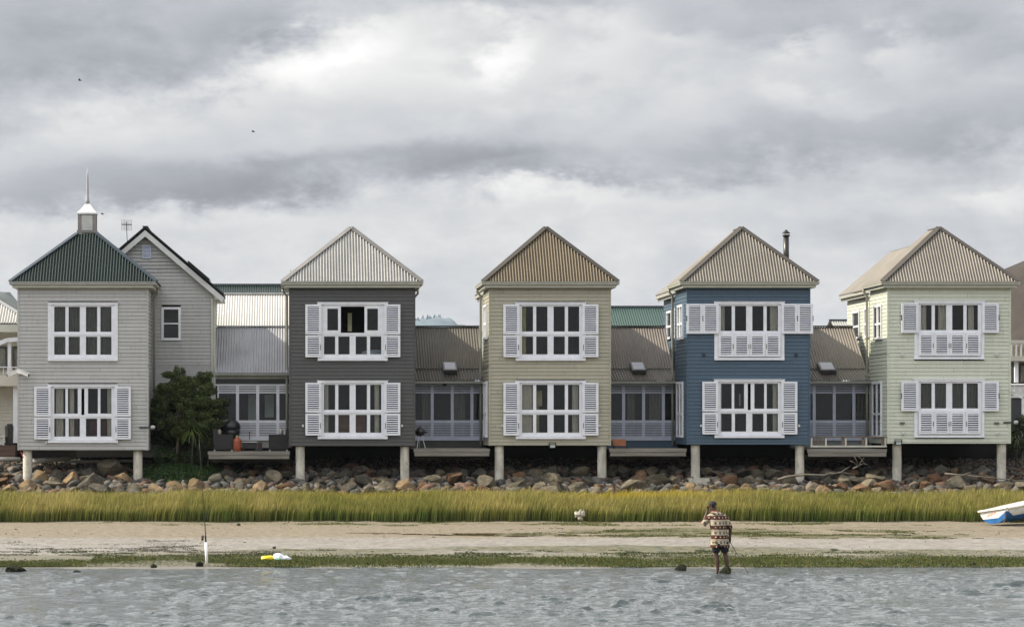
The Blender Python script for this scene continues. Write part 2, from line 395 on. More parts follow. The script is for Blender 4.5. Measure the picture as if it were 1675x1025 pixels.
    rm.quad((rx0,ry1,rz0),(rx1,ry1,rz0),(rx1,ry1,rz1),(rx0,ry1,rz1)); rm.quad((rx0,ry0,rz0),(rx0,ry1,rz0),(rx0,ry1,rz1),(rx0,ry0,rz1))
    rm.quad((rx1,ry0,rz0),(rx1,ry1,rz0),(rx1,ry1,rz1),(rx1,ry0,rz1)); rm.quad((rx0,ry0,rz1),(rx1,ry0,rz1),(rx1,ry1,rz1),(rx0,ry1,rz1))
    rm.quad((rx0,ry0,rz0),(rx1,ry0,rz0),(rx1,ry1,rz0),(rx0,ry1,rz0))
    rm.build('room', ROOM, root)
    for (a, b, m_, desc) in curt:
        g = MB(); corr(g, (cx+a, yf+.16, 0), (1,0,0), (0,0,1), (0,-1,0), 0, b-a, zt-2.0, zt-.12, per=.11, amp=.028, n=8)
        grp(g, 'curtain', m_, (cx+(a+b)/2, yf+.16, zt-2.0), f'{desc}, {level} window, {house}', 'curtain', 'curtains behind the house windows', True)
    return o
SH2 = ((-1.72, -1.14), (1.15, 1.73))
SH4 = ((-2.29, -1.71), (-1.705, -1.13), (1.16, 1.73), (1.735, 2.30))

def side_window(root, xw, yc, wd, z0, z1, sgn=-1, cols=2, split=.45):
    """window in a wall facing -x (sgn=-1) or +x; built proud of the boards"""
    g = MB(); t = .08
    xa, xb = (xw-.05, xw+.03) if sgn < 0 else (xw-.03, xw+.05)
    g.box(xa, xb, yc-wd/2, yc-wd/2+t, z0, z1); g.box(xa, xb, yc+wd/2-t, yc+wd/2, z0, z1)
    g.box(xa-.01, xb+.01, yc-wd/2+t, yc+wd/2-t, z1-t, z1); g.box(xa-.02, xb+.02, yc-wd/2+t, yc+wd/2-t, z0, z0+t)
    zm = z0+(z1-z0)*split
    g.box(xa+.01, xb-.01, yc-wd/2+t, yc+wd/2-t, zm-.035, zm+.035)
    ys = [yc]
    if cols == 2:
        g.box(xa+.004, xb-.004, yc-.07, yc+.07, z0+t, zm-.035); g.box(xa+.004, xb-.004, yc-.07, yc+.07, zm+.035, z1-t)
    o = g.build('window', WHITE, root)
    p = MB(); p.box(xw-.012, xw-.006, yc-wd/2+t, yc+wd/2-t, z0+t, z1-t) if sgn < 0 else p.box(xw+.006, xw+.012, yc-wd/2+t, yc+wd/2-t, z0+t, z1-t)
    p.build('pane', GLASS, o)
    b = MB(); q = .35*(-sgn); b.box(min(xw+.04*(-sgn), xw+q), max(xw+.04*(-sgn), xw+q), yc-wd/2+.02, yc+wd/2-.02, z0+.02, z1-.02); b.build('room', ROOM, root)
    return o

def roof_mb(cx, hw, ze, zr, y0, yr, y1, ystep, lo_mb=None, cap=True, oh2=.32, flat_top=None):
    """hip-front ridged roof. hw half width at eaves, ze eave z, zr ridge z, y0 front eave, yr ridge start, y1 back end"""
    mb = MB(); rise = zr-ze
    L = math.hypot(yr-y0, rise); vd = Vector((0, (yr-y0)/L, rise/L)); nd = Vector((0, -rise/L, (yr-y0)/L))
    corr(mb, (cx, y0, ze), (1,0,0), vd, nd, -hw, hw, 0, lambda u: L*(1-abs(u)/hw))
    Ls = math.hypot(hw, rise)
    for s in (-1, 1):
        vs_ = Vector((s*hw/Ls, 0, -rise/Ls)); ns = Vector((s*rise/Ls, 0, hw/Ls))      # v measured down from the ridge
        top = lambda u: 0 if u >= yr-y0 else Ls*(1-u/(yr-y0))
        corr(mb, (cx, y0, zr), (0,1,0), vs_, ns, 0, ystep-y0, top, Ls)
        # rear block: narrower and lower, gable ended
        h2, zr2 = hw-REAR_IN, zr-REAR_DROP; L2 = h2*Ls/hw
        if y1 > ystep+.5: corr(mb, (cx, ystep-.1, zr2), (0,1,0), vs_, ns, 0, y1-ystep+.1, 0, L2+.06)
    mb.add([(cx-hw+.05, ystep-.01, ze), (cx+hw-.05, ystep-.01, ze), (cx, ystep-.01, zr-.03)], [(1, 0, 2)])
    return mb, rise, L, Ls
REAR_IN = .44; REAR_DROP = .39
def roof_caps(root_roof, cx, hw, ze, zr, y0, yr, y1, m_):
    g = MB(); e = .02
    for s in (-1, 1): g.bar((cx+s*hw, y0, ze+e), (cx, yr, zr+e+.01), .20, .035, (s*.3, -.6, .8))
    g.bar((cx, yr, zr+.02), (cx, 103.1, zr+.02), .14, .02); g.bar((cx, 103.12, zr-REAR_DROP+.012), (cx, y1, zr-REAR_DROP+.012), .08, .012)
    g.build('ridge_cap', m_, root_roof)

def tower(name, label, px0, px1, zb, wm, rm, capm, cxw, up, lo, rise_top=10.87, hwin=(8.07, 5.23), sidewin=True, gut=GUT, pilex=None, pilez=1.4, deep=9.2, roofbuild=True, step=True, wing_wall=True, sidedoor=True):
    x0, x1 = PX(px0), PX(px1); cx = (x0+x1)/2; hw = (x1-x0)/2
    root = thing(name, (cx, 100, zb), label, 'house', 'timber houses on concrete stilts along the shore')
    ZT = 8.60; g = MB(); Y = 100.0
    wx = PX(cxw)
    holes = [(wx-x0-1.27, wx-x0+1.27, zt-2.14, zt) for zt in hwin]
    siding(g, (x0, Y), (1, 0), (0, -1), 0, x1-x0, zb, ZT, [(a+.005, b-.005, c+.005, d_-.005) for a, b, c, d_ in holes])
    siding(g, (x0, Y+3.2), (0, -1), (-1, 0), 0, 3.2, zb, ZT)
    siding(g, (x1, Y), (0, 1), (1, 0), 0, 3.2, zb, ZT)
    g.box(x0+.03, x1-.03, Y+.03, Y+3.1, zb+.005, zb+.10)
    g.box(x0+.02, x1-.02, Y+3.1, Y+3.16, zb+.11, ZT)
    g.build('wall', wm, root)
    for xx, s in ((x0, -1), (x1, 1)): g = MB(); g.box(xx-.032, xx+.032, Y-.022, Y+.03, zb, ZT); g.build('corner_board', wm, root)
    if deep > 3.3:
        g = MB(); o2 = -.42
        siding(g, (x0-o2, Y+deep), (0, -1), (-1, 0), 0, deep-3.2, 2.9, 8.62); siding(g, (x1+o2, Y+3.2), (0, 1), (1, 0), 0, deep-3.2, 2.9, 8.62)
        siding(g, (x0, Y+3.2), (1, 0), (0, 1), 0, .42, zb, 8.6)
        yb = Y+deep; g.add([(x0-o2, yb, 2.9), (x1+o2, yb, 2.9), (x1+o2, yb, 8.6), (cx, yb, rise_top-.5), (x0-o2, yb, 8.6)], [(0, 1, 2, 3, 4)])
        g.build('wall', wm, root)
    # eaves
    oh = .26; ze = 8.80; f = MB()
    f.box(x0-.20, x1+.20, Y-.20, Y-.17, 8.585, 8.72); f.box(x0-.20, x0-.17, Y-.169, Y+3.05, 8.585, 8.72); f.box(x1+.17, x1+.20, Y-.169, Y+3.05, 8.585, 8.72)
    f.box(x0-.169, x1+.169, Y-.169, Y+3.05, 8.605, 8.635)
    f.build('fascia', CREAMT, root)
    f = MB()
    f.box(x0-.30, x1+.30, Y-.30, Y-.201, 8.69, 8.79); f.box(x0-.30, x0-.201, Y-.20, Y+3.1, 8.69, 8.79); f.box(x1+.201, x1+.30, Y-.20, Y+3.1, 8.69, 8.79)
    f.box(x0-.315, x1+.315, Y-.315, Y-.30, 8.765, 8.80); f.box(x0-.315, x0-.30, Y-.30, Y+3.1, 8.765, 8.80); f.box(x1+.30, x1+.315, Y-.30, Y+3.1, 8.765, 8.80)
    if deep > 3.3 and step:
        for s, xx in ((-1, x0+.42), (1, x1-.42)):
            a, b = sorted((xx+s*.20, xx+s*.29)); f.box(a, b, Y+3.21, Y+deep+.3, 8.60, 8.69)
            a, b = sorted((xx+s*.16, xx+s*.198)); f.box(a, b, Y+3.21, Y+deep+.3, 8.49, 8.68)
    f.build('gutter', gut, root)
    if roofbuild:
        y0, yr, y1 = Y-oh, Y-oh+1.76, Y+deep+.3
        mb, rise, L, Ls = roof_mb(cx, hw+oh, ze, rise_top, y0, yr, y1, Y+3.1)
        rf = mb.build('roof', rm, root, True); roof_caps(rf, cx, hw+oh, ze, rise_top, y0, yr, y1, capm)
    # downpipe at the left rear corner
    g = MB(); xx = x0-.10; yy = Y+3.28
    if step:
        g.tube([(x0-.25, Y+3.0, 8.69), (x0-.25, Y+3.0, 8.60), (xx, yy-.15, 8.42), (xx, yy-.15, 5.6), (xx, yy-.15, zb-.05)], .045, 8); g.build('downpipe', GUT, root, True)
    g = MB()
    g.tube([(x1+.25, Y+2.6, 8.70), (x1+.25, Y+2.6, 8.50), (x1+.10, Y+2.8, 8.32), (x1+.10, Y+2.8, zb)], .045, 8); g.build('downpipe', GUT, root, True)
    # piles
    for ppx, pb in zip(pilex, pilez):
        g = MB(); r = .165; xc = PX(ppx, 100.25)
        g.lathe((xc, Y+.25, 0), [(r, pb-.4), (r, pb+.02), (r*1.0, zb-.01)], 18)
        for k in range(1, 5): g.lathe((xc, Y+.25, 0), [(r+.004, pb+.25*k), (r+.004, pb+.25*k+.012)], 18)
        g.build('pile', CONC, root, False)
    big_window(root, wx, hwin[0], label_short(label), 'upper', *up[:3], curt=up[3]); big_window(root, wx+ (0.0), hwin[1], label_short(label), 'lower', *lo[:3], curt=lo[3])
    if sidewin:
        side_window(root, x0-.02, Y+1.55, 1.3, 6.75, 8.03)
        side_window(root, x0-.02, Y+1.7, 1.5, 3.15, 5.2, split=.42)
        if deep > 3.3 and step: side_window(root, x0+.40, Y+7.4, 1.3, 6.95, 8.05, cols=1); side_window(root, x0+.40, Y+5.4, .8, 6.95, 8.1, cols=1)
    return root, x0, x1, cx
def label_short(l):
    return l.split(' with ')[0].replace(' weatherboard', '')

# ------------------------------------------------------------------ terrain
def prof(y):
    P = [(-400, -2.5), (40, -1.6), (60, -.45), (66.7, -.10), (69.5, 0.0), (80, .195), (91, .40), (97, .72), (98, 1.0), (99.5, 1.30), (100.5, 1.50), (102, 1.95), (104, 2.30), (112, 2.4), (140, 2.6), (300, 4), (3300, 6)]
    for (a, za), (b, zb) in zip(P[:-1], P[1:]):
        if a <= y <= b: return za + (zb-za)*(y-a)/(b-a)
    return P[-1][1]
xs = sorted(set([-3000, -1500, -700, -300, -120, -60, -30] + list(np.arange(-16, 34.01, .4)) + [45, 70, 130, 300, 700, 1500, 3000]))
ys = sorted(set([-400, -100, 0, 30, 45, 55] + list(np.arange(60, 106, .3)) + [110, 116, 125, 140, 180, 300, 600, 1500, 3200]))
V = []
for y in ys:
    for x in xs:
        z = prof(y)
        if 62 < y < 105 and -20 < x < 40:
            z += .03*mnoise.noise(Vector((x*.35, y*.22, 1))) + .012*mnoise.noise(Vector((x*1.3, y*.8, 4)))
            if y < 74: z += .045*mnoise.noise(Vector((x*.17, 0, 8)))*max(0, (74-y)/4.5)
        V.append((x, y, z))
nx = len(xs); ii = np.arange(len(ys)-1)[:, None]*nx + np.arange(nx-1)[None]; ii = ii.ravel()
m_ = bpy.data.materials.new('shore_ground'); m_.use_nodes = True; T = NT(m_.node_tree); b = T.n['Principled BSDF']
g = T.node('ShaderNodeNewGeometry').outputs['Position']; x, y, z = T.sep(g)
nA = T.noise(T.scalev(g, (.22, .5, 0)), 1, 5, .6, .5); nB = T.noise(T.scalev(g, (1.1, 2.2, 0)), 1, 7, .65, .4)
nC = T.noise(T.scalev(g, (6, 9, 0)), 1, 8, .7, .3); nD = T.noise(T.scalev(g, (.9, 1.3, 0)), 3.1, 8, .75, 1.2); nE = T.noise(T.scalev(g, (1.5, 1.3, 0)), 2.3, 8, .8, .4)
yw = T.m('ADD', y, T.m('ADD', T.m('MULTIPLY', T.m('SUBTRACT', nA, .5), 5), T.m('MULTIPLY', T.m('SUBTRACT', nB, .5), 2.6)))
tan = T.mix(T.ss(T.m('ADD', T.m('MULTIPLY', nC, .5), T.m('MULTIPLY', nE, .5)), .42, .62), (.145, .123, .088), (.27, .228, .165)); tan = T.mix(T.m('MULTIPLY', T.ss(nB, .5, .75), .5), tan, (.20, .165, .105))
mud = T.mix(T.ss(T.m('ADD', T.m('MULTIPLY', nC, .5), T.m('MULTIPLY', nE, .5)), .40, .60), (.12, .11, .095), (.31, .285, .25)); mud = T.mix(T.m('MULTIPLY', T.ss(T.m('ADD', T.m('MULTIPLY', nD, .7), T.m('MULTIPLY', T.noise(T.scalev(g, (.5, 2.4, 0)), 1.6, 6, .7, .8), .3)), .50, .60), .75), mud, (.12, .11, .09))
mud = T.mix(T.m('MULTIPLY', T.ss(nB, .46, .6), .35), mud, (.32, .30, .27))
c = T.mix(T.ss(yw, 81.5, 83.2), mud, tan)
alg = T.mix(T.ss(nE, .44, .56), (.030, .038, .012), (.15, .14, .085)); alg = T.mix(T.ss(nB, .45, .7), alg, (.15, .115, .05))
# algae belt by the water and drifts of weed higher up
belt = T.ss(T.m('SUBTRACT', yw, T.m('MULTIPLY', T.ss(x, -8, -2), T.m('MULTIPLY', T.ss(x, 9, 1), 1.6))), 75.4, 73.9)
belt = T.m('MULTIPLY', belt, T.m('ADD', .35, T.m('MULTIPLY', T.ss(nE, .42, .54), .65)))
belt = T.m('MULTIPLY', belt, T.ss(T.m('ADD', y, T.m('MULTIPLY', T.m('SUBTRACT', nB, .5), 1.2)), 69.5, 69.9))
def patch(cx, cy, ax, ay, lo=.35, hi=.75):
    ex = T.m('DIVIDE', T.m('SUBTRACT', x, cx), ax); ey = T.m('DIVIDE', T.m('SUBTRACT', T.m('ADD', y, T.m('MULTIPLY', T.m('SUBTRACT', nB, .5), 1.8)), cy), ay)
    r = T.m('ADD', T.m('MULTIPLY', ex, ex), T.m('MULTIPLY', ey, ey))
    return T.m('MULTIPLY', T.ss(r, 1.1, .35), T.ss(nD, lo, hi))
msk = belt
for a in [(12.6, 85.6, 4.4, 2.0, .2, .42), (16.8, 83.2, 4.6, 1.2, .15, .40), (18.5, 87.6, 3.5, .6), (6.8, 83.8, 2.2, .8, .15, .42), (4, 89.8, 7, .8), (-3, 90.2, 6, .7), (9.5, 77.2, 6.5, 1.4, .25, .45), (15, 75.8, 10, 1.2, .25, .5), (1.5, 76.4, 3.5, 1.0, .25, .5), (22, 86, 5, .6), (-5, 76, 4, .5)]:
    msk = T.m('MAXIMUM', msk, patch(*a))
c = T.mix(msk, c, alg)
dirt = T.mix(T.ss(nC, .3, .7), (.035, .03, .022), (.11, .095, .07))
c = T.mix(T.ss(yw, 95.5, 97.5), c, dirt)
wet = T.ss(y, 70.4, 69.6); c = T.mix(T.m('MULTIPLY', wet, .6), c, (.10, .09, .07))
T.put(b.inputs['Base Color'], c); T.put(b.inputs['Roughness'], T.m('ADD', .55, T.m('MULTIPLY', T.ss(yw, 79, 84), .35)))
b.inputs['Specular IOR Level'].default_value = .35
hh = T.m('ADD', T.m('MULTIPLY', nC, .6), T.m('MULTIPLY', nD, 1.2)); T.l.new(T.bump(hh, .9, .035), b.inputs['Normal'])
o = npmesh('ground', V, [np.stack([ii, ii+1, ii+nx+1, ii+nx], 1)], m_, smooth=True); tag(o, 'sandy tidal shore rising to the houses', None, None, 'structure')

# water
fx = np.concatenate([[-3000, -1200, -400, -120, -50, -25], np.arange(-12, 22.01, .06), [28, 45, 90, 300, 1200, 3000]])
fy = np.concatenate([[-400, -150, 0, 25, 38], np.arange(46, 71.3, .055), [73.5]])
gx, gy = np.meshgrid(fx, fy); gz = np.zeros_like(gx)
fine = ((gx > -12.1) & (gx < 22.1) & (gy > 45.9) & (gy < 71.4))
for i in range(60):
    lam = .22 * (.95/.22) ** rng.random(); th = R(90) + rng.normal(0, .6); kx, ky = math.cos(th)*2*math.pi/lam, math.sin(th)*2*math.pi/lam
    gz += .0062 * lam**.8 * np.sin(gx*kx + gy*ky + rng.random()*6.28 + .7*np.sin(gx*.31+gy*.17*rng.random()+i))
gust = .62 + .38*np.sin(gx*.23+1.0+.8*np.sin(gy*.21))*np.sin(gy*.37+gx*.05)
damp = np.clip((70.8-gy)/6.0, .25, 1)
edge = np.clip(np.minimum(np.minimum(gx+12, 22-gx), gy-46)/1.5, 0, 1)
gz = gz/np.std(gz[fine]); WEX = .75; gz = .0112*(np.exp(np.clip(gz, -3, 2.6)*WEX)-1.2)/WEX
gz = np.where(fine, gz*gust*damp*edge, 0)
WZ = gz; nX = len(fx); ii = (np.arange(len(fy)-1)[:, None]*nX + np.arange(nX-1)[None]).ravel()
m_ = bpy.data.materials.new('estuary_water'); m_.use_nodes = True; T = NT(m_.node_tree); b = T.n['Principled BSDF']
g = T.node('ShaderNodeNewGeometry').outputs['Position']
b.inputs['Base Color'].default_value = (.045, .058, .062, 1); b.inputs['Roughness'].default_value = .07; b.inputs['IOR'].default_value = 1.36
h1 = T.noise(T.scalev(g, (2.2, 3.0, 0)), 2.0, 4, .6, .6); h2 = T.noise(T.scalev(g, (4, 6, 0)), 1.7, 3, .5, .3)
h1 = T.m('POWER', h1, 2.0)
T.l.new(T.bump(T.m('ADD', h1, T.m('MULTIPLY', h2, .20)), 1.0, .055), b.inputs['Normal'])
o = npmesh('water', np.stack([gx, gy, gz], 2).reshape(-1, 3), [np.stack([ii, ii+1, ii+nX+1, ii+nX], 1)], m_, smooth=True); tag(o, 'rippled grey estuary water', None, None, 'structure')

# hills
def hill(name, pts, D, depth, m_, label, base=2.0, seed=1):
    """pts: (px,py) skyline seen at distance D"""
    X = [PX(a, D) for a, _ in pts]; Z = [PZ(b_, D) for _, b_ in pts]
    xx = np.linspace(X[0], X[-1], 160); zz = np.interp(xx, X, Z); n = 14; V = []
    for j in range(n+1):
        t = j/n; prof_ = math.sin(min(1, t*1.7)*math.pi/2) if t < .6 else math.cos((t-.6)/.4*math.pi/2)
        for k, x in enumerate(xx):
            z = base + max(0, zz[k]-base)*prof_; s = D*.012
            z += (mnoise.fractal(Vector((x/D*38+seed, t*3, seed)), .6, 2, 6))*D*.0045*math.sin(t*math.pi)
            V.append((x, D - depth*.6 + depth*t, z))
    ii = (np.arange(n)[:, None]*160 + np.arange(159)[None]).ravel()
    o = npmesh(name, V, [np.stack([ii, ii+1, ii+161, ii+160], 1)], m_, smooth=True); return tag(o, label, None, None, 'structure')
hill('hill', [(-1500, 560), (-900, 500), (-500, 488), (-200, 468), (-60, 470), (5, 474), (28, 486), (80, 520), (200, 560), (420, 640)], 1400, 500, mat('far_hill_hazed_scrub', (.075, .09, .085), .95, .35, .02), 'wooded hill at the far left', seed=3)  # cool distance haze mixed into the scrub colour
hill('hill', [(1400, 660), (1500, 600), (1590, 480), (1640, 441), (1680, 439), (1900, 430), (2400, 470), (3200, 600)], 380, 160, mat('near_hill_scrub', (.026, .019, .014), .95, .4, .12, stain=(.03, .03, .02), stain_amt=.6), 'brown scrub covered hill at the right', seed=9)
hill('hill', [(300, 600), (500, 552), (640, 538), (700, 532), (760, 538), (900, 550), (1200, 600)], 2600, 500, mat('distant_hill_haze_blue', (.10, .14, .17), .95, .25, .01), 'low far hill on the skyline', seed=5)  # pale blue of distance haze painted into the hill colour
# conifers on the far skyline: one distant wood
g = MB()
for k in range(60):
    p = 676 + rng.random()*58; D = 2590 + rng.random()*60; xx = PX(p, D); zb = PZ(536, D); h = (2.0+rng.random()*4.5)*(1.5 if 690 < p < 722 else 1)
    g.lathe((xx, D, zb), [(1.6, 0), (1.4, h*.4+2), (.9, h*.8+2), (.1, h+4)], 6)
o = g.build('distant_wood', mat('distant_pines_haze_blue', (.07, .12, .15), .95, .2, .05), None); tag(o, 'faint blue row of treetops on the far skyline', 'distant trees', None, 'stuff')  # treetop colour carries the blue of distance haze

# ------------------------------------------------------------------ the five towers
def corrmat(name, col, **k): return mat(name, col, .42, .10, 1.2, stain=tuple(c*.6 for c in col), stain_amt=k.get('amt', .35), stretch=(1, .5, 1), spec=.4)
M1 = wallmat('pale_grey_boards', (.405, .40, .378)); M2 = wallmat('charcoal_boards', (.066, .064, .061)); M3 = wallmat('olive_beige_boards', (.355, .335, .25))
M4 = wallmat('slate_blue_boards', (.050, .090, .131)); M5 = wallmat('pale_green_boards', (.53, .55, .445))
R1 = corrmat('dark_green_sheet', (.014, .027, .025)); R2 = corrmat('light_grey_sheet', (.33, .325, .31)); R3 = corrmat('brown_sheet', (.135, .107, .068))
R4 = corrmat('beige_sheet', (.19, .172, .145)); R5 = corrmat('warm_beige_sheet', (.20, .18, .152))
G1 = mat('navy_flashing', (.03, .045, .06), .4); G2 = mat('grey_flashing', (.17, .165, .155), .5); G3 = mat('brown_flashing', (.045, .038, .030), .5); G4 = mat('taupe_flashing', (.062, .054, .046), .7)

c1u = [(-1.04, 1.04, CURTD, 'full set of drawn dull grey curtains')]
c1l = [(-1.0, -.72, CURT, 'pale curtain bunched at the left side'), (-.5, -.33, CURT, 'thin pale curtain behind the second light'), (.88, 1.04, CURT, 'narrow pale curtain at the right side')]
t1, a1, b1, k1 = tower('stilt_house', 'pale grey weatherboard house with dark green hipped roof and white cupola', 30, 241.5, 2.69, M1, R1, G1, 135.6, ((), False, 'closed', c1u), ((( -1.76, -1.16), (1.17, 1.75)), False, 'gap', c1l),
      hwin=(8.06, 5.09), sidewin=False, gut=GUTG, pilex=(45, 225.5), pilez=(1.45, 1.45), deep=3.2, roofbuild=False, step=False)
c2l = [(-1.03, -.88, CURT, 'narrow pale curtain at the left side'), (.80, .98, CURT, 'pale pleated curtain at the right side')]
t2, a2, b2, k2 = tower('stilt_house', 'charcoal weatherboard house with light grey roof and a wide open upper window', 474, 678, 2.84, M2, R2, G2, 576.8, (SH2, False, 'open', []), (SH2, False, 'closed', c2l),
      sidewin=False, pilex=(491, 662), pilez=(1.5, 1.5))
c3l = [(-1.03, -.64, CURT, 'full pale curtain across the left light'), (.80, 1.02, CURT, 'pale curtain hanging at the right side')]
c3u = [(-1.02, -.88, mat('yellow_blind_cloth', (.45, .42, .2), .9), 'narrow yellowish blind at the left side')]
t3, a3, b3, k3 = tower('stilt_house', 'olive beige weatherboard house with brown roof', 801, 998, 2.86, M3, R3, G3, 900.5, (SH2, False, 'closed', c3u), (SH2, False, 'closed', c3l), pilex=(816.5, 984.5), pilez=(1.45, 1.5))
c4u = [(-1.03, -.87, CURT, 'pale curtain tied at the left side'), (.78, 1.04, CURT, 'pale curtain hanging at the right side')]
c4l = [(-1.03, -.97, CURT, 'sliver of pale curtain at the left side'), (.88, 1.03, CURT, 'narrow cream curtain at the right side')]
t4, a4, b4, k4 = tower('stilt_house', 'slate blue weatherboard house with beige roof and black flue', 1124.5, 1324, 2.89, M4, R4, G4, 1225.5, (SH4, True, 'closed', c4u), (SH2, False, 'gap', c4l), hwin=(8.09, 5.27), pilex=(1137.5, 1308), pilez=(1.7, 1.8), gut=GUT)
c5u = [(-1.04, -.80, CURT, 'grey white curtain at the left side'), (-.36, -.10, CURT, 'draped pale cloth behind the second light'), (.72, .94, CURT, 'pale curtain at the right side')]
c5l = [(-1.04, 1.04, CURTD, 'full set of drawn dark grey curtains')]
t5, a5, b5, k5 = tower('stilt_house', 'pale green weatherboard house with warm beige roof', 1452.5, 1652, 2.93, M5, R5, G4, 1552.5, (((-1.76, -1.14), (1.18, 1.78)), True, 'closed', c5u), (((-1.76, -1.14), (1.18, 1.78)), True, 'closed', c5l), hwin=(8.12, 5.28), pilex=(1467, 1638), pilez=(1.8, 1.85), gut=GUT)

# things seen inside the rooms
g = MB(); g.box(k2-.13, k2+.02, 101.2, 101.35, 7.05, 7.72); grp(g, 'floor_lamp', mat('cream_lamp_shade', (.75, .72, .45), .8), (k2-.05, 101.25, 7.05), 'tall cream lamp standing inside the open upper window of the charcoal house', 'lamp')
WOOD = mat('brown_furniture_wood', (.20, .085, .04), .5, .3, 4)
for dx0, dx1 in ((-.52, -.06), (.06, .5)):
    g = MB(); g.box(k2+dx0, k2+dx1, 100.6, 100.65, 3.35, 4.0); g.box(k2+dx0+.05, k2+dx1-.05, 100.58, 100.6, 3.42, 3.93); grp(g, 'chair_back', WOOD, (k2+dx0, 100.6, 3.35), f'{"left" if dx0 < 0 else "right"} one of two brown wooden panels inside the lower window of the charcoal house', 'chair')
g = MB(); g.lathe((k2+.85, 101, 6.1), [(.5, 0), (.52, .1), (.45, .2), (.2, .26)], 16, 1, .6); grp(g, 'bedding', mat('blue_bedding', (.35, .42, .5), .9), (k2+.85, 101, 6.1), 'folded blue bedding behind the lower right lights of the open window', 'bedding', None, True)
g = MB(); g.box(k1-.62, k1-.25, 100.7, 100.9, 3.0, 3.95); grp(g, 'cupboard', WOOD, (k1-.45, 100.8, 3.0), 'brown wooden cupboard inside the lower window of the pale grey house', 'cupboard')
g = MB(); g.box(k1+.2, k1+1.0, 100.9, 101.0, 3.0, 3.75); g.box(k1+.2, k1+1.0, 100.7, 100.9, 3.35, 3.42); grp(g, 'sofa', mat('rust_sofa_cloth', (.16, .05, .04), .9), (k1+.6, 100.9, 3.0), 'rust red sofa back inside the lower window of the pale grey house', 'sofa')
g = MB(); g.box(k3-.40, k3-.20, 100.9, 101.1, 4.3, 4.86); g.box(k3-.42, k3-.3, 101, 101.05, 3.2, 4.3); grp(g, 'table_lamp', mat('cream_lamp_shade', (.7, .66, .5), .8), (k3-.3, 101, 3.2), 'pale rectangular lamp inside the lower window of the olive beige house', 'lamp')
g = MB(); g.tube([(k4-.2, 100.7, 4.3), (k4-.2, 100.7, 4.75)], .03, 8); grp(g, 'pendant_lamp', mat('pale_glass', (.6, .6, .6), .3), (k4-.2, 100.7, 4.3), 'small white pendant lamp inside the lower window of the blue house', 'lamp')

# pale grey house: truncated hip roof, cupola, spire
cx = PX(136.8); hw = 2.66; th = .36; Y0, Z0, Z1 = 99.74, 8.80, 10.66; cy = Y0+2.25; g = MB()
rise = Z1-Z0; ry = 2.25-th; L = math.hypot(ry, rise)
for s in (-1, 1):
    nd = (0, -rise/L, ry/L) if s < 0 else (0, rise/L, ry/L)
    corr(g, (cx, cy+s*2.25, Z0), (1, 0, 0), (0, -s*ry/L, rise/L), nd, -hw, hw, 0, lambda u: L*min(1, (hw-abs(u))/(hw-th)))
rx = hw-th; Lx = math.hypot(rx, rise)
for s in (-1, 1):
    corr(g, (cx+s*hw, cy, Z0), (0, 1, 0), (-s*rx/Lx, 0, rise/Lx), (s*rise/Lx, 0, rx/Lx), -2.25, 2.25, 0, lambda u: Lx*min(1, (2.25-abs(u))/(2.25-th)))
g.box(cx-th, cx+th, cy-th, cy+th, Z1-.03, Z1+.02)
rf = g.build('roof', R1, t1, True); g = MB()
for sx in (-1, 1):
    for sy in (-1, 1): g.bar((cx+sx*hw, cy+sy*2.25, Z0+.02), (cx+sx*th, cy+sy*th, Z1+.03), .17, .035, (sx*.3, sy*.5, .8))
g.build('ridge_cap', G1, rf)
g = MB(); g.box(cx-.30, cx+.30, cy-.30, cy+.30, Z1, 11.38)
for zz in (10.95, 11.06, 11.17, 11.28): g.box(cx-.205, cx+.205, cy-.312, cy-.30, zz-.045, zz+.04)
cup = g.build('cupola', mat('cupola_boards', (.50, .50, .47), .6), t1)
g = MB()
for sx in (-1, 1):
    for sy in (-1, 1): a, b_ = sorted((cx+sx*.21, cx+sx*.335)); c_, d_ = sorted((cy+sy*.21, cy+sy*.335)); g.box(a, b_, c_, d_, 10.80, 11.39)
g.box(cx-.37, cx+.37, cy-.37, cy+.37, 10.70, 10.80); g.build('corner_trim', mat('taupe_trim', (.20, .185, .17), .6), cup)
g = MB(); g.box(cx-.36, cx+.36, cy-.36, cy+.36, 11.39, 11.44)
def frus(g, cx, cy, prof_):
    vs = []; fs = []
    for r, z in prof_: vs += [(cx-r, cy-r, z), (cx+r, cy-r, z), (cx+r, cy+r, z), (cx-r, cy+r, z)]
    for i in range(len(prof_)-1):
        for k in range(4): fs.append((i*4+k, i*4+(k+1) % 4, (i+1)*4+(k+1) % 4, (i+1)*4+k))
    g.add(vs, fs)
frus(g, cx, cy, [(.36, 11.441), (.29, 11.52), (.13, 11.73), (.10, 11.79)]); g.build('cap', mat('pale_metal_cap', (.62, .62, .62), .4), cup)
g = MB(); g.lathe((cx, cy, 0), [(.085, 11.75), (.075, 11.95), (.05, 12.1), (.055, 12.2), (.045, 12.3), (.047, 12.5), (.035, 12.8), (.012, 13.12)], 10); g.build('spire', mat('grey_spire_metal', (.34, .34, .35), .4), cup, True)

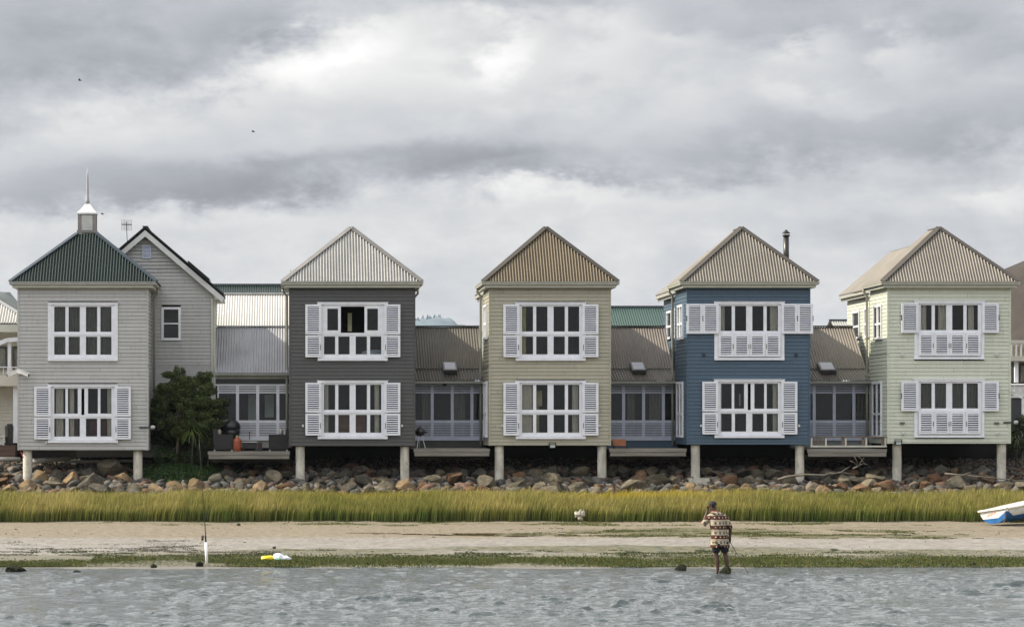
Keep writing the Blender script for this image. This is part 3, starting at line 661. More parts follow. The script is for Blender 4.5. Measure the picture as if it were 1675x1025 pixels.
# gabled wing of the pale grey house
GXc = -5.09; GY = 103.2; GH = 2.59
wing = thing('gabled_wing', (GXc, GY, 2.4), 'pale grey gabled wing with white barge boards behind the green roofed house', 'house wing')
ridge = 10.86; sl = .855
g = MB(); holes = [(PX(263.8, GY)-(GXc-GH), PX(296, GY)-(GXc-GH), PZ(557, GY), PZ(501.5, GY)), (PX(233, GY)-(GXc-GH), PX(247, GY)-(GXc-GH), PZ(423, GY), PZ(402, GY))]
siding(g, (GXc-GH, GY), (1, 0), (0, -1), 0, 2*GH, 5.85, 8.505, [(holes[0][0]+.01, holes[0][1]-.01, holes[0][2], holes[0][3])])
z = 8.505
while z < ridge-.1:
    z2 = min(z+BH, ridge-.05); hw_ = (ridge-z2)/sl+.06
    siding(g, (GXc, GY), (1, 0), (0, -1), -min(hw_, GH), min(hw_, GH), z, z2-.0001); z = z2
siding(g, (GXc+GH, GY), (0, 1), (1, 0), 0, 3.4, 2.4, 8.6); siding(g, (GXc-GH, GY+3.4), (0, -1), (-1, 0), 0, 3.4, 2.4, 8.6)
g.add([(GXc-GH, GY+3.4, 2.4), (GXc+GH, GY+3.4, 2.4), (GXc+GH, GY+3.4, 8.5), (GXc, GY+3.4, ridge-.1), (GXc-GH, GY+3.4, 8.5)], [(0, 1, 2, 3, 4)])
g.box(GXc-GH, GXc+GH, GY+.002, GY+.08, 2.4, 5.85); g.build('wall', M1, wing)
def plain_window(root, x0, x1, z0, z1, y, rails=(), mulls=(), t=.075, m_=WHITE, depth=.6):
    g = MB(); g.box(x0, x0+t, y-.04, y+.03, z0, z1); g.box(x1-t, x1, y-.04, y+.03, z0, z1); g.box(x0+t, x1-t, y-.05, y+.03, z1-t, z1); g.box(x0+t, x1-t, y-.06, y+.03, z0, z0+t)
    for r in rails: g.box(x0+t, x1-t, y-.02, y+.03, r-.025, r+.025)
    for q in mulls: g.box(q-.03, q+.03, y-.022, y+.028, z0+t, z1-t)
    o = g.build('window', m_, root)
    p = MB(); p.box(x0+t, x1-t, y+.008, y+.014, z0+t, z1-t); p.build('pane', GLASS, o)
    p = MB(); p.box(x0+.02, x1-.02, y+.035, y+depth, z0+.02, z1-.02)
    p.f = [f for i, f in enumerate(p.f) if i != 2]; p.mi = p.mi[:-1]
    p.build('room', ROOM, root); return o
plain_window(wing, PX(264, GY), PX(295.8, GY), PZ(556.5, GY), PZ(502, GY), GY, [PZ(529, GY)], t=.09)
g = MB(); q0, q1, z0_, z1_ = PX(233, GY), PX(247, GY), PZ(423, GY), PZ(402, GY)
g.box(q0, q0+.04, GY-.05, GY, z0_, z1_); g.box(q1-.04, q1, GY-.05, GY, z0_, z1_); g.box(q0+.04, q1-.04, GY-.05, GY, z1_-.04, z1_); g.box(q0+.04, q1-.04, GY-.05, GY, z0_, z0_+.04)
g.box(q0+.04, q1-.04, GY-.02, GY, z0_+.04, z1_-.04); slats(g, q0+.04, q1-.04, z0_+.04, z1_-.04, GY-.045, .05); g.build('vent', WHITE2, wing)
g = MB(); ev = GH+.30
for s in (-1, 1):
    n_ = Vector((s*sl, 0, 1)).normalized(); vd = Vector((s, 0, -sl)).normalized()
    corr(g, (GXc, GY-.3, ridge+.13), (0, 1, 0), vd, n_, 0, 4.0, 0, math.hypot(ev, ev*sl)+.04)
rf = g.build('roof', mat('black_sheet', (.025, .028, .032), .4), wing, True)
g = MB()
for s in (-1, 1): g.bar((GXc-s*.0, GY-.32, ridge+.15), (GXc+s*(ev+.05), GY-.32, ridge+.15-(ev+.05)*sl), .05, .05, (s*.6, 0, .8))
g.bar((GXc, GY-.3, ridge+.17), (GXc, GY+3.7, ridge+.17), .2, .03); g.build('ridge_cap', BLACK, rf)
g = MB()
for s in (-1, 1):
    p0 = Vector((GXc, GY-.30, ridge+.03)); p1 = Vector((GXc+s*(ev+.02), GY-.30, ridge+.03-(ev+.02)*sl)); dn = Vector((0, 0, -.235))
    y2 = Vector((0, .04, 0)); g.add([p0, p1, p1+dn, p0+dn, p0+y2, p1+y2, p1+dn+y2, p0+dn+y2], [(0,1,2,3), (7,6,5,4), (0,4,5,1), (1,5,6,2), (2,6,7,3)])
    g.add([p0+dn*.75+y2, p1+dn*.75+y2, p1+dn*.75+Vector((0, .28, 0)), p0+dn*.75+Vector((0, .28, 0))], [(0,1,2,3)])
g.build('barge_board', mat('barge_board_paint', (.60, .60, .57), .5, .06), wing)
g = MB(); g.box(GXc+GH+.03, GXc+GH+.34, GY-.27, GY+3.6, 8.30, 8.40); g.box(GXc+GH-.04, GXc+GH+.035, GY-.03, GY+.02, 2.4, 8.5)
g.tube([(GXc+GH-.09, GY-.08, 8.35), (GXc+GH-.09, GY-.08, 2.5)], .04, 8); g.build('downpipe', CREAMT, wing)
g = MB(); n_ = Vector((sl, 0, 1)).normalized(); vd = Vector((1, 0, -sl)).normalized()
p = Vector((GXc, GY+.2, ridge+.13))+vd*2.05+n_*.08; g.bar(p, p+vd*1.05, 1.5, .05, n_)
grp(g, 'solar_panel', BLACK, p, 'thin black solar panel lying on the right slope of the gabled wing', 'solar panel')
# television aerial
g = MB(); ax, ay = PX(206.5, 103.4), 103.4; az = PZ(407, ay); at = PZ(362, ay)
g.tube([(ax+.06, ay, az-.15), (ax, ay, at)], .014, 6); g.tube([(ax-.17, ay, PZ(367, ay)), (ax+.2, ay+.1, PZ(367, ay))], .02, 6)
for k in range(8):
    q = ax-.17+k*.052; g.tube([(q, ay+.01*k, PZ(377, ay)), (q, ay+.01*k, PZ(359, ay))], .007, 5)
grp(g, 'television_aerial', mat('aerial_metal', (.12, .12, .13), .4, metal=.6), (ax, ay, az-.15), 'television aerial on a leaning mast at the left slope of the gabled wing', 'aerial')
g = MB(); ax, ay = PX(475.5, 103), 103; g.tube([(ax, ay, 8.6), (ax, ay, PZ(441, ay))], .01, 5); g.tube([(ax-.14, ay, 9.1), (ax+.1, ay, 9.16)], .008, 5); g.tube([(ax-.1, ay, 9.24), (ax+.08, ay, 9.27)], .008, 5)
grp(g, 'rod_aerial', mat('aerial_metal', (.12, .12, .13), .4), (ax, ay, 8.6), 'thin rod aerial rising over the left eave of the charcoal house', 'aerial')
# flue
g = MB(); fx_, fy_ = PX(1286, 102.2), 102.2
g.tube([(fx_, fy_, 9.0), (fx_, fy_, PZ(384, fy_))], .105, 14); t_ = PZ(384, fy_)
g.lathe((fx_, fy_, 0), [(.13, t_-.06), (.145, t_), (.10, t_+.005)], 14); g.lathe((fx_, fy_, 0), [(.15, t_+.05), (.14, t_+.08), (.02, t_+.19)], 14)
for k in range(3): q = k*2.09; g.bar((fx_+.1*math.cos(q), fy_+.1*math.sin(q), t_-.02), (fx_+.1*math.cos(q), fy_+.1*math.sin(q), t_+.07), .015, .015)
g.build('flue', mat('black_flue', (.014, .014, .010), .35, .3, 4), t4, True)

# ------------------------------------------------------------------ glazed links
def link(label, xl, xr, posts, roofm, trimm, low=True, band=None, plinth=None, light=False, sky=None, capm=None):
    D = 103.2; k = D/FP; Y = D
    root = thing('glazed_link', ((xl+xr)/2, Y, 2.9), label, 'house wing', 'glazed links between the stilt houses')
    Z = lambda py_: CH-(py_-VY)*k
    zt, zb = Z(628), Z(720); px_ = [PX(p, D) for p in posts]; step_ = px_[1]-px_[0]
    cs = [px_[0]-step_] + px_ + [px_[-1]+step_]; 
    zfl = 2.75
    g = MB(); 
    g.box(xl, xr, Y+.05, Y+.12, zfl, zb-.001); g.build('plinth', plinth or trimm, root)
    fm = WHITE if light else WHITE2; i = 0
    for a, b in zip(cs[:-1], cs[1:]):
        a0, b0 = max(a, xl), min(b, xr)
        if b0-a0 < .12: continue
        la = a0+(.055 if a0 == a else .0); lb = b0-(.055 if b0 == b else .0)
        g = MB(); e = .0015*(i % 2)
        if a0 == a: g.box(a0+.001, a0+.055, Y-.02, Y+.05, zb, zt-.06)
        if b0 == b: g.box(b0-.055, b0-.001, Y-.02, Y+.05, zb, zt-.06)
        g.box(la, lb, Y-.01, Y+.045, Z(691.5), Z(687)); g.box(la, lb, Y-.01, Y+.045, zb, Z(713.5)); g.box(la, lb, Y-.01, Y+.045, Z(643), Z(641.5))
        o = g.build('glazed_door', fm, root)
        s = MB(); slats(s, la, lb, Z(713.5), Z(691.5), Y-.005, .066, .62); slats(s, la, lb, Z(641.5), zt-.06, Y-.005, .066, .6); s.build('louvre', fm, o)
        p = MB(); p.box(la, lb, Y+.015, Y+.02, Z(687), Z(643)); p.build('pane', GLASS, o); i += 1
    g = MB(); g.box(xl, xr, Y-.03, Y+.05, zt-.06, zt+.0); g.build('head_beam', fm, root)
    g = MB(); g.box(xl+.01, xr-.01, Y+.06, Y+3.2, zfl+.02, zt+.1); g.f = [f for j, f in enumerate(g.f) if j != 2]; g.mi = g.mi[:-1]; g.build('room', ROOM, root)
    if band: g = MB(); g.box(xl, xr, Y-.025, Y+.05, zt+.003, Z(619.5)); g.build('band', band, root)
    ztop = Z(619.5) if band else zt+.002
    ye, ze = (Y-.35, PZ(622, Y-.35)) if low else (Y-.3, PZ(608.5, Y-.3))
    g = MB(); g.box(xl, xr, Y-.05, Y+.05, ztop+.002, ze-.02); g.build('fascia', trimm, root)
    g = MB(); g.box(xl, xr, ye-.02, ye+.08, ze-.11, ze-.025); g.box(xl, xr, ye+.081, Y+.0, ze-.06, ze-.04); g.build('gutter', GUTG, root)
    g = MB()
    y2, z2 = Y+1.0, PZ(603.5, Y+1.0); y3, z3 = Y+3.4, PZ(534.5, Y+3.4)
    if low:
        L = math.hypot(y2-ye, z2-ze); corr(g, (0, ye, ze), (1,0,0), (0, (y2-ye)/L, (z2-ze)/L), (0, -(z2-ze)/L, (y2-ye)/L), xl, xr, 0, L)
    else: y2, z2 = ye, ze
    L = math.hypot(y3-y2, z3-z2); corr(g, (0, y2, z2+.0), (1,0,0), (0, (y3-y2)/L, (z3-z2)/L), (0, -(z3-z2)/L, (y3-y2)/L), xl, xr, -.05, L, per=.1, amp=.02)
    L2 = 3.0; corr(g, (0, y3, z3), (1,0,0), (0, .82, -.57), (0, .57, .82), xl, xr, 0, L2)
    rf = g.build('roof', roofm, root, True)
    g = MB(); g.box(xl, xr, y3-.1, y3+.12, z3+.012, z3+.05)
    if low: g.box(xl, xr, y2-.05, y2+.02, z2+.012, z2+.03)
    g.build('ridge_cap', capm or G3, rf)
    g = MB(); g.box(xl, xr, Y+5.6, Y+5.7, 2.6, 6.3); g.build('wall', trimm, root)
    if sky:
        a, b = PX(sky[0], D+.3), PX(sky[1], D+.3); g = MB()
        y0_, z0_ = Y+.25, PZ(609.5, Y+.25); y1_, z1_ = Y+1.05, PZ(595.5, Y+1.05)
        p0 = Vector(((a+b)/2, y0_, z0_+.03)); p1 = Vector(((a+b)/2, y1_, z1_+.03)); g.bar(p0, p1, b-a, .14, (0, 0, 1)); o = g.build('skylight', mat('skylight_frame', (.05, .05, .05), .4), rf)
        up = (p1-p0).normalized().cross(Vector((-1, 0, 0))); up = up if up.z > 0 else -up
        g = MB(); q0 = p0+(p1-p0)*.1+up*.076; q1 = p0+(p1-p0)*.9+up*.076; g.bar(q0, q1, (b-a)*.8, .01, (0, 0, 1)); g.build('pane', mat('skylight_glass', (.30, .31, .36) if sky[2] else (.10, .10, .12), .12, .05), o)
    return root
RG = corrmat('link_grey_sheet', (.33, .33, .345)); RD = corrmat('link_dark_sheet', (.11, .10, .083)); RB = corrmat('link_brown_sheet', (.17, .15, .13)); RB2 = corrmat('link_taupe_sheet', (.18, .16, .135))
TG = mat('grey_trim', (.30, .30, .27), .6, .1)
link('glazed link with a blue grey metal roof between the gabled wing and the charcoal house', GXc+GH+.02, a2+.10, (388.5, 421.5, 454.5), RG, mat('pale_fascia', (.52, .53, .46), .5), False, mat('charcoal_band', (.045, .045, .048), .6), TG, True, None, mat('pale_ridge', (.5, .5, .5), .4))
link('glazed link with a dark grey brown roof between the charcoal and olive beige houses', b2-.10, a3+.10, (707, 739.8, 771.9), RD, TG, sky=(725.5, 748, True), plinth=mat('dark_plinth', (.07, .07, .06), .7))
link('glazed link with a brown roof and blue plinth between the olive beige and blue houses', b3-.10, a4+.10, (1020, 1052.7, 1085), RB, TG, sky=(1034, 1057, False), plinth=M4, capm=G4)
link('glazed link with a taupe roof behind a low deck railing beside the pale green house', b4-.10, a5+.10, (1331.7, 1364.5, 1396.5), RB2, TG, sky=(1342, 1368, False), capm=G4, plinth=mat('grey_plinth', (.2, .22, .22), .7))
# round lamp on the link fascia
g = MB(); lx, lz = PX(727.5, 103.1), PZ(629, 103.1); g.lathe((lx, 103.1, lz-.05), [(.03, 0), (.07, .03), (.07, .09), (.03, .12)], 14); grp(g, 'bulkhead_lamp', BLACK, (lx, 103.1, lz), 'small round black lamp over the doors of the dark grey brown link', 'lamp', None, True)

# link furniture seen through the first glazing
g = MB(); g.box(PX(433, 104.5), PX(448, 104.5), 104.5, 104.54, 3.9, 4.75); g.box(PX(406, 104.5), PX(420, 104.5), 104.5, 104.54, 3.75, 4.75)
g.f = g.f; grp(g, 'inner_window', mat('inner_window_pale', (.45, .55, .5), .4), (PX(433, 104.5), 104.5, 3.9), 'pale inner window frames seen through the glazing beside the gabled wing', 'window')  # solid pale panels in one even colour
# curtains behind the link glazing
for (p0, p1, d_) in [(742, 760, 'dark link'), (690, 704, 'dark link'), (1062, 1082, 'brown link'), (1026, 1038, 'brown link'), (1398, 1416, 'taupe link')]:
    g = MB(); corr(g, (PX(p0, 103.5), 103.5, 0), (1,0,0), (0,0,1), (0,-1,0), 0, PX(p1, 103.5)-PX(p0, 103.5), 3.0, 4.85, per=.13, amp=.03, n=8)
    side = {742: 'right', 690: 'left', 1062: 'right', 1026: 'left', 1398: 'right'}[p0]
    grp(g, 'curtain', CURTD, (PX(p0, 103.5), 103.5, 3.0), f'grey curtain behind the {side} part of the {d_} glazing', 'curtain', 'curtains behind the link glazing', True)

# ------------------------------------------------------------------ houses further back
def back_house(name, label, x0, x1, yf, ze, yr, zr, rm, wm, base=2.4, cap=G1, gable=True):
    root = thing(name, ((x0+x1)/2, yf, base), label, 'house')
    g = MB(); L = math.hypot(yr-yf, zr-ze); corr(g, (0, yf, ze), (1,0,0), (0,(yr-yf)/L,(zr-ze)/L), (0,-(zr-ze)/L,(yr-yf)/L), x0, x1, 0, L, per=.1, amp=.02)
    corr(g, (0, 2*yr-yf, ze), (1,0,0), (0,-(yr-yf)/L,(zr-ze)/L), (0,(zr-ze)/L,(yr-yf)/L), x0, x1, 0, L, per=.1, amp=.02)
    rf = g.build('roof', rm, root, True); g = MB(); g.box(x0-.02, x1+.02, yr-.12, yr+.12, zr+.0, zr+.05); g.build('ridge_cap', cap, rf)
    g = MB(); g.box(x0+.2, x1-.2, yf+.3, 2*yr-yf-.3, base, ze+.05)
    if gable: g.add([(x0+.2, yf+.3, ze), (x0+.2, yr, zr-.1), (x0+.2, 2*yr-yf-.3, ze), (x1-.2, yf+.3, ze), (x1-.2, yr, zr-.1), (x1-.2, 2*yr-yf-.3, ze)], [(0,1,2), (3,5,4)]); g.build('wall', wm, root); return root
WR = mat('white_sheet', (.50, .49, .46), .4, .06, 1)
back_house('rear_house', 'pale walled rear house under a bright white corrugated roof beside the gabled wing', PX(340, 109), PX(490, 109), 107.2, PZ(534, 107.2), 110.2, PZ(481, 110.2), WR, M1, cap=mat('pale_ridge', (.5, .5, .5), .4))
back_house('rear_house', 'rear house showing only a strip of dark green roof above the white roof', PX(330, 117), PX(500, 117), 114, 8.3, 117, PZ(466, 117), R1, M1)
back_house('rear_house', 'rear house with green corrugated roof between the olive beige and blue houses', PX(960, 116), PX(1120, 116), 112.8, 7.0, 116, PZ(502, 116), corrmat('mid_green_sheet', (.038, .074, .066)), M3)
back_house('rear_house', 'rear house showing a small pale striped roof corner beside the pale green house', PX(1357, 116), PX(1470, 116), 113.5, 7.0, 116, PZ(524, 116), R2, M5, gable=False)

# far left neighbour
nb = thing('neighbour_house', (PX(-70, 106), 106, 2.4), 'cream verandah house with white metal roof at the left edge of the photo', 'house')
hx = PX(-62, 106); mb, *_ = roof_mb(hx, 2.72, 7.50, 9.15, 105.2, 107.9, 112, 113); mb.build('roof', WR, nb, True)
NW = mat('cream_render', (.52, .49, .42), .7, .08, 1); xl, xr = hx-2.45, hx+2.5
g = MB(); siding(g, (xl, 106.2), (1, 0), (0, -1), 0, xr-xl, 2.4, 7.2); siding(g, (xr, 106.2), (0, 1), (1, 0), 0, 5.5, 2.4, 7.2); g.build('wall', mat('cream_boards', (.56, .54, .46), .6, .06), nb)
g = MB(); g.box(xl-.2, xr+.22, 105.15, 105.25, 7.16, 7.44); g.box(xl-.2, xr+.2, 105.251, 106.3, 7.15, 7.2); g.build('fascia', CREAMT, nb)
g = MB(); g.box(xl, xr+.2, 105.0, 106.15, PZ(631, 105), PZ(613, 105)); g.build('balcony_slab', NW, nb)
g = MB()
for k in range(16): q = xr+.15-k*.16; g.box(q-.012, q+.012, 105.02, 105.05, PZ(613, 105), PZ(601, 105))
g.box(xl, xr+.18, 105.01, 105.06, PZ(601, 105), PZ(599.5, 105)); g.build('balcony_rail', WHITE, nb)
for q in (PX(15.5, 105.4), PX(-22, 105.4), PX(-70, 105.4)): g = MB(); g.box(q-.06, q+.06, 105.3, 105.42, PZ(612, 105.4), PZ(556, 105.4)); g.build('post', WHITE, nb)
for q in (PX(25, 105.3), PX(-40, 105.3)): g = MB(); g.box(q-.08, q+.09, 105.25, 105.42, 2.4, PZ(631, 105.3)); g.build('post', WHITE, nb)
g = MB(); g.bar((PX(-30, 105.2), 105.2, PZ(572, 105.2)), (PX(12, 105.2), 105.2, PZ(556, 105.2)), .08, .16, (0, 0, 1)); g.bar((PX(12, 105.2), 105.2, PZ(556, 105.2)), (PX(40, 105.2), 105.2, PZ(554, 105.2)), .08, .16, (0, 0, 1)); g.build('canopy_edge', WHITE, nb)
for p0, p1 in ((-14, 12), (20, 34), (-52, -26)): plain_window(nb, PX(p0, 106.1), PX(p1, 106.1), PZ(603, 106.1), PZ(566, 106.1), 106.14, m_=mat('dark_window_frame', (.08, .07, .06), .5))
g = MB(); g.box(PX(-120, 104), PX(27, 104), 103.4, 105.6, 1.8, PZ(728, 103.4)); grp(g, 'terrace_wall', mat('brown_terrace_timber', (.085, .05, .038), .8, .3, 2, stretch=(.4, 1, 5)), (PX(-40, 104), 103.4, 1.8), 'brown timber terrace wall below the cream verandah house', 'wall')
g = MB(); g.lathe((PX(15, 103.8), 103.8, PZ(728, 103.4)), [(.14, 0), (.16, .3), (.17, .72), (.12, .76)], 14); g.box(PX(12, 103.8), PX(21.5, 103.8), 103.66, 103.7, PZ(728, 103.4)+.5, PZ(728, 103.4)+.8); grp(g, 'refuse_bin', BLACK, (PX(15, 103.8), 103.8, PZ(728, 103.4)), 'black bin on the terrace at the left edge of the photo', 'bin')
g = MB(); a, b_ = PX(-30, 103.6), PX(8.5, 103.6); zt_ = PZ(713, 103.6); g.box(a, b_, 103.5, 103.9, zt_-.04, zt_); g.box(a+.03, a+.09, 103.52, 103.58, PZ(728, 103.4), zt_-.04); g.box(b_-.09, b_-.03, 103.52, 103.58, PZ(728, 103.4), zt_-.04); g.box(a+.1, b_-.1, 103.6, 103.64, PZ(728, 103.4)+.02, zt_-.05); grp(g, 'terrace_table', mat('pale_table_top', (.5, .5, .47), .5), (a, 103.6, PZ(728, 103.4)), 'pale topped table cut off by the left edge of the photo', 'table')

# far right neighbour
nr = thing('neighbour_house', (PX(1730, 112), 112, 2.4), 'cream two storey house with white balconies at the right edge of the photo', 'house')
xa, xb = PX(1640, 113), PX(1860, 113)
g = MB(); g.box(xa, xb, 113.5, 119, 2.4, 7.0); g.build('wall', NW, nr)
g = MB(); g.box(xa, xb, 112, 113.5, PZ(590, 112), PZ(582, 112)); g.box(xa, xb, 111.95, 112.05, PZ(561, 112), PZ(556, 112)); g.box(xa, xb, 112.2, 113.4, 6.85, 7.0); g.build('balcony_slab', NW, nr)
g = MB()
for k in range(30): q = xa+.1+k*.2; g.box(q-.03, q+.03, 112, 112.04, PZ(582, 112), PZ(561, 112))
g.build('balcony_rail', WHITE, nr)
g = MB()
for p in (1663, 1700, 1740): q = PX(p, 112.2); g = MB(); g.box(q-.07, q+.07, 112.2, 112.34, PZ(625, 112.2), PZ(590, 112.2)); g.build('post', WHITE, nr)
g = MB(); g.box(xa, xb, 112, 112.3, 2.4, PZ(632, 112)); g.build('lower_wall', mat('bright_white_wall', (.74, .73, .70), .6), nr)
g = MB(); g.tube([(xa, 111.9, PZ(629, 112)), (xb, 111.9, PZ(629, 112))], .035, 6)
for k in range(14): q = xa+.2+k*.42; g.box(q-.02, q+.02, 111.88, 111.92, PZ(640, 112), PZ(629, 112))
g.build('handrail', WHITE, nr)
for p0, p1 in ((1650, 1661), (1667, 1690)): plain_window(nr, PX(p0, 113.4), PX(p1, 113.4), PZ(627, 113.4), PZ(594, 113.4), 113.45, m_=mat('dark_window_frame', (.08, .07, .06), .5))
g = MB(); g.box(PX(1655, 108), PX(1671, 108), 108, 108.5, 2.4, PZ(652, 108)); g.box(PX(1654, 108), PX(1672, 108), 107.95, 108.55, PZ(652, 108)+.001, PZ(650, 108)); grp(g, 'storage_locker', mat('dark_grey_locker', (.05, .05, .055), .6), (PX(1663, 108), 108, 2.4), 'tall dark grey locker behind the right corner of the pale green house', 'locker')

# ------------------------------------------------------------------ decks
def deck(label, xl, xr, zt, yf=99.95, thk=.27):
    root = thing('timber_deck', ((xl+xr)/2, yf, zt-thk), label, 'deck', 'grey timber decks between the houses')
    g = MB(); y = yf+.05
    while y < 103.1: g.box(xl, xr, y, y+.135, zt-.035, zt); y += .142
    g.build('planking', TIMB, root)
    g = MB(); g.box(xl, xr, yf, yf+.045, zt-.12, zt+.002); g.box(xl+.03, xr-.02, yf+.02, yf+.06, zt-thk, zt-.125); g.build('edge_board', TIMB, root)
    g = MB()
    q = xl+.3
    while q < xr: g.box(q-.03, q+.03, yf+.07, 103.0, zt-.2, zt-.036); q += .7
    g.box(xl+.1, xr-.1, 101.0, 101.1, zt-.4, zt-.201); g.build('joist', mat('dark_joist', (.05, .045, .035), .9), root)
    return root
deck('grey deck with wicker chairs and gas bottle between the gabled wing and charcoal house', PX(340), a2+.0, PZ(738))
deck('grey deck with a kettle grill between the charcoal and olive beige houses', b2-.03, a3-.0, PZ(733.3))
deck('grey deck with an orange bench between the olive beige and blue houses', b3-.03, a4-.04, PZ(733.3))
deck('grey deck behind a low railing between the blue and pale green houses', b4-.08, a5-.05, PZ(734))
# added near-black wall standing in for the shade under the floors
g = MB(); g.box(PX(-300), PX(2100), 104.2, 104.35, 1.6, 2.93); grp(g, 'underfloor_shade_wall', DARK, (8, 104.2, 1.6), 'long near-black wall added to stand for the shade beneath the houses', 'wall')
# railing
rl = thing('deck_railing', (PX(1390), 100.05, PZ(734)), 'low cream framed deck railing between the blue and pale green houses', 'railing')
g = MB(); ra, rb = PX(1326), PX(1450.5); zt_, zb_ = PZ(713.5), PZ(731)
g.box(ra, rb, 99.98, 100.10, zt_-.04, zt_); g.build('top_rail', mat('brown_rail', (.13, .10, .075), .7, .2, 4), rl)
g = MB(); g.box(ra, rb, 100.0, 100.07, zb_, zb_+.06)
for p in (1327.5, 1351, 1383.5, 1417, 1448.5): q = PX(p); g.box(q-.03, q+.03, 100.0, 100.07, zb_+.06, zt_-.04)
g.build('frame', mat('cream_rail', (.5, .48, .40), .6, .1), rl)
g = MB()
for k in range(8): q = PX(1331+k*2.6); g.box(q-.015, q+.015, 100.02, 100.05, zb_+.06, zt_-.04)
for p in (1379, 1412, 1444): q = PX(p); g.box(q-.05, q+.05, 100.02, 100.05, zb_+.06, zt_-.04)
g.build('baluster', mat('brown_rail', (.13, .10, .075)), rl)

# ------------------------------------------------------------------ small fittings on the walls
FIT = mat('camera_housing', (.6, .6, .58), .4)
def seccam(xx, yy, zz, dirx, label):
    r_ = thing('security_camera', (xx, yy, zz), label, 'camera', 'security cameras on the outer walls')
    g = MB(); p0 = Vector((xx, yy, zz)); g.bar(p0, p0+Vector((dirx*.1, -.12, .02)), .06, .06); g.build('bracket', FIT, r_)
    g = MB(); a = p0+Vector((-dirx*.06, -.16, .09)); b = p0+Vector((dirx*.36, -.26, -.08)); g.bar(a, b, .11, .11); g.bar(a+Vector((0, 0, .07)), b+Vector((dirx*.04, 0, .07)), .13, .015); g.build('housing', FIT, r_)
    g = MB(); g.bar(b, b+(b-a).normalized()*.02, .08, .08); g.build('lens', BLACK, r_)
seccam(PX(31, 99.9), 99.98, PZ(610), 1, 'white security camera pointing right at the left corner of the pale grey house')
seccam(PX(28.5, 100.4), 100.6, PZ(610), -1, 'white security camera pointing left at the left corner of the pale grey house')
seccam(PX(1655, 100.2), 100.3, PZ(646), 1, 'white security camera on the right corner of the pale green house')
def armlight(px0, px1, py_, label):
    a = PX(px0); b = PX(px1); z = PZ(py_); r_ = thing('arm_lamp', (a, 99.97, z), label, 'lamp', 'black arm lamps by the lower windows')
    g = MB(); g.bar((a, 99.96, z), (b, 99.96, z), .035, .045); g.build('arm', BLACK, r_)
    g = MB(); g.lathe((b+.07, 99.95, z-.07), [(.05, 0), (.085, .05), (.085, .11), (.03, .14)], 12); g.build('lamp_head', mat('lamp_head_grey', (.45, .45, .43), .4), r_, True)
armlight(228, 247, 698.5, 'black arm lamp at the lower right corner of the pale grey house')
armlight(1641, 1658, 690.5, 'black arm lamp at the lower right corner of the pale green house')
def flood(px_, py_, yy, label):
    x = PX(px_, yy); z = PZ(py_, yy); r_ = thing('floodlight', (x, yy, z), label, 'floodlight', 'floodlights under the houses')
    g = MB(); g.box(x-.11, x+.11, yy-.08, yy, z-.07, z+.07); g.bar((x-.12, yy-.02, z), (x-.12, yy-.02, z+.13), .02, .03); g.bar((x+.12, yy-.02, z), (x+.12, yy-.02, z+.13), .02, .03); g.box(x-.13, x+.13, yy-.03, yy, z+.12, z+.14); g.build('housing', BLACK, r_)
    g = MB(); g.box(x-.085, x+.085, yy-.086, yy-.081, z-.045, z+.045); g.build('glass', mat('flood_glass', (.45, .5, .48), .2), r_)
flood(903.5, 729.5, 99.93, 'black floodlight under the floor edge of the olive beige house')
flood(1469, 724.5, 99.93, 'black floodlight above the left pile of the pale green house')
def spot(px_, py_, label, m_=None, w_=.045, h_=.06):
    x = PX(px_); z = PZ(py_); g = MB(); g.box(x-w_, x+w_, 99.93, 99.985, z-h_, z+h_); g.box(x-w_*.5, x+w_*.5, 99.90, 99.93, z-h_*.3, z+h_*.7); grp(g, 'wall_fitting', m_ or FIT, (x, 99.98, z), label, 'wall fitting', 'small fittings on the front walls')
DB = mat('dark_blue_fitting', (.02, .03, .05), .5)
for p, s in ((1151, 'left'), (1302, 'right')): spot(p, 580, f'dark round hook on the blue wall {s} of the upper window', DB)
for p, s in ((1475.5, 'left'), (1630, 'right')):
    spot(p, 580, f'small hook on the pale green wall {s} of the upper window'); spot(p+1, 708, f'small hook on the pale green wall {s} of the lower window'); spot(p, 691.5, f'dark vent on the pale green wall {s} of the lower window', mat('vent_grey', (.13, .14, .12), .6), .085, .035)
for p, s, h in ((495.5, 'left', 'charcoal'), (657.5, 'right', 'charcoal'), (821.5, 'left', 'olive beige'), (980.5, 'right', 'olive beige'), (1146.5, 'left', 'blue'), (1306.5, 'right', 'blue')):
    spot(p, 696, f'small shutter catch on the {h} wall {s} of the lower shutters', None, .035, .045)
for p, s in ((76, 'left'), (192, 'right')): spot(p, 723.5, f'small catch below the {s} lower shutter of the pale grey house', None, .03, .05)

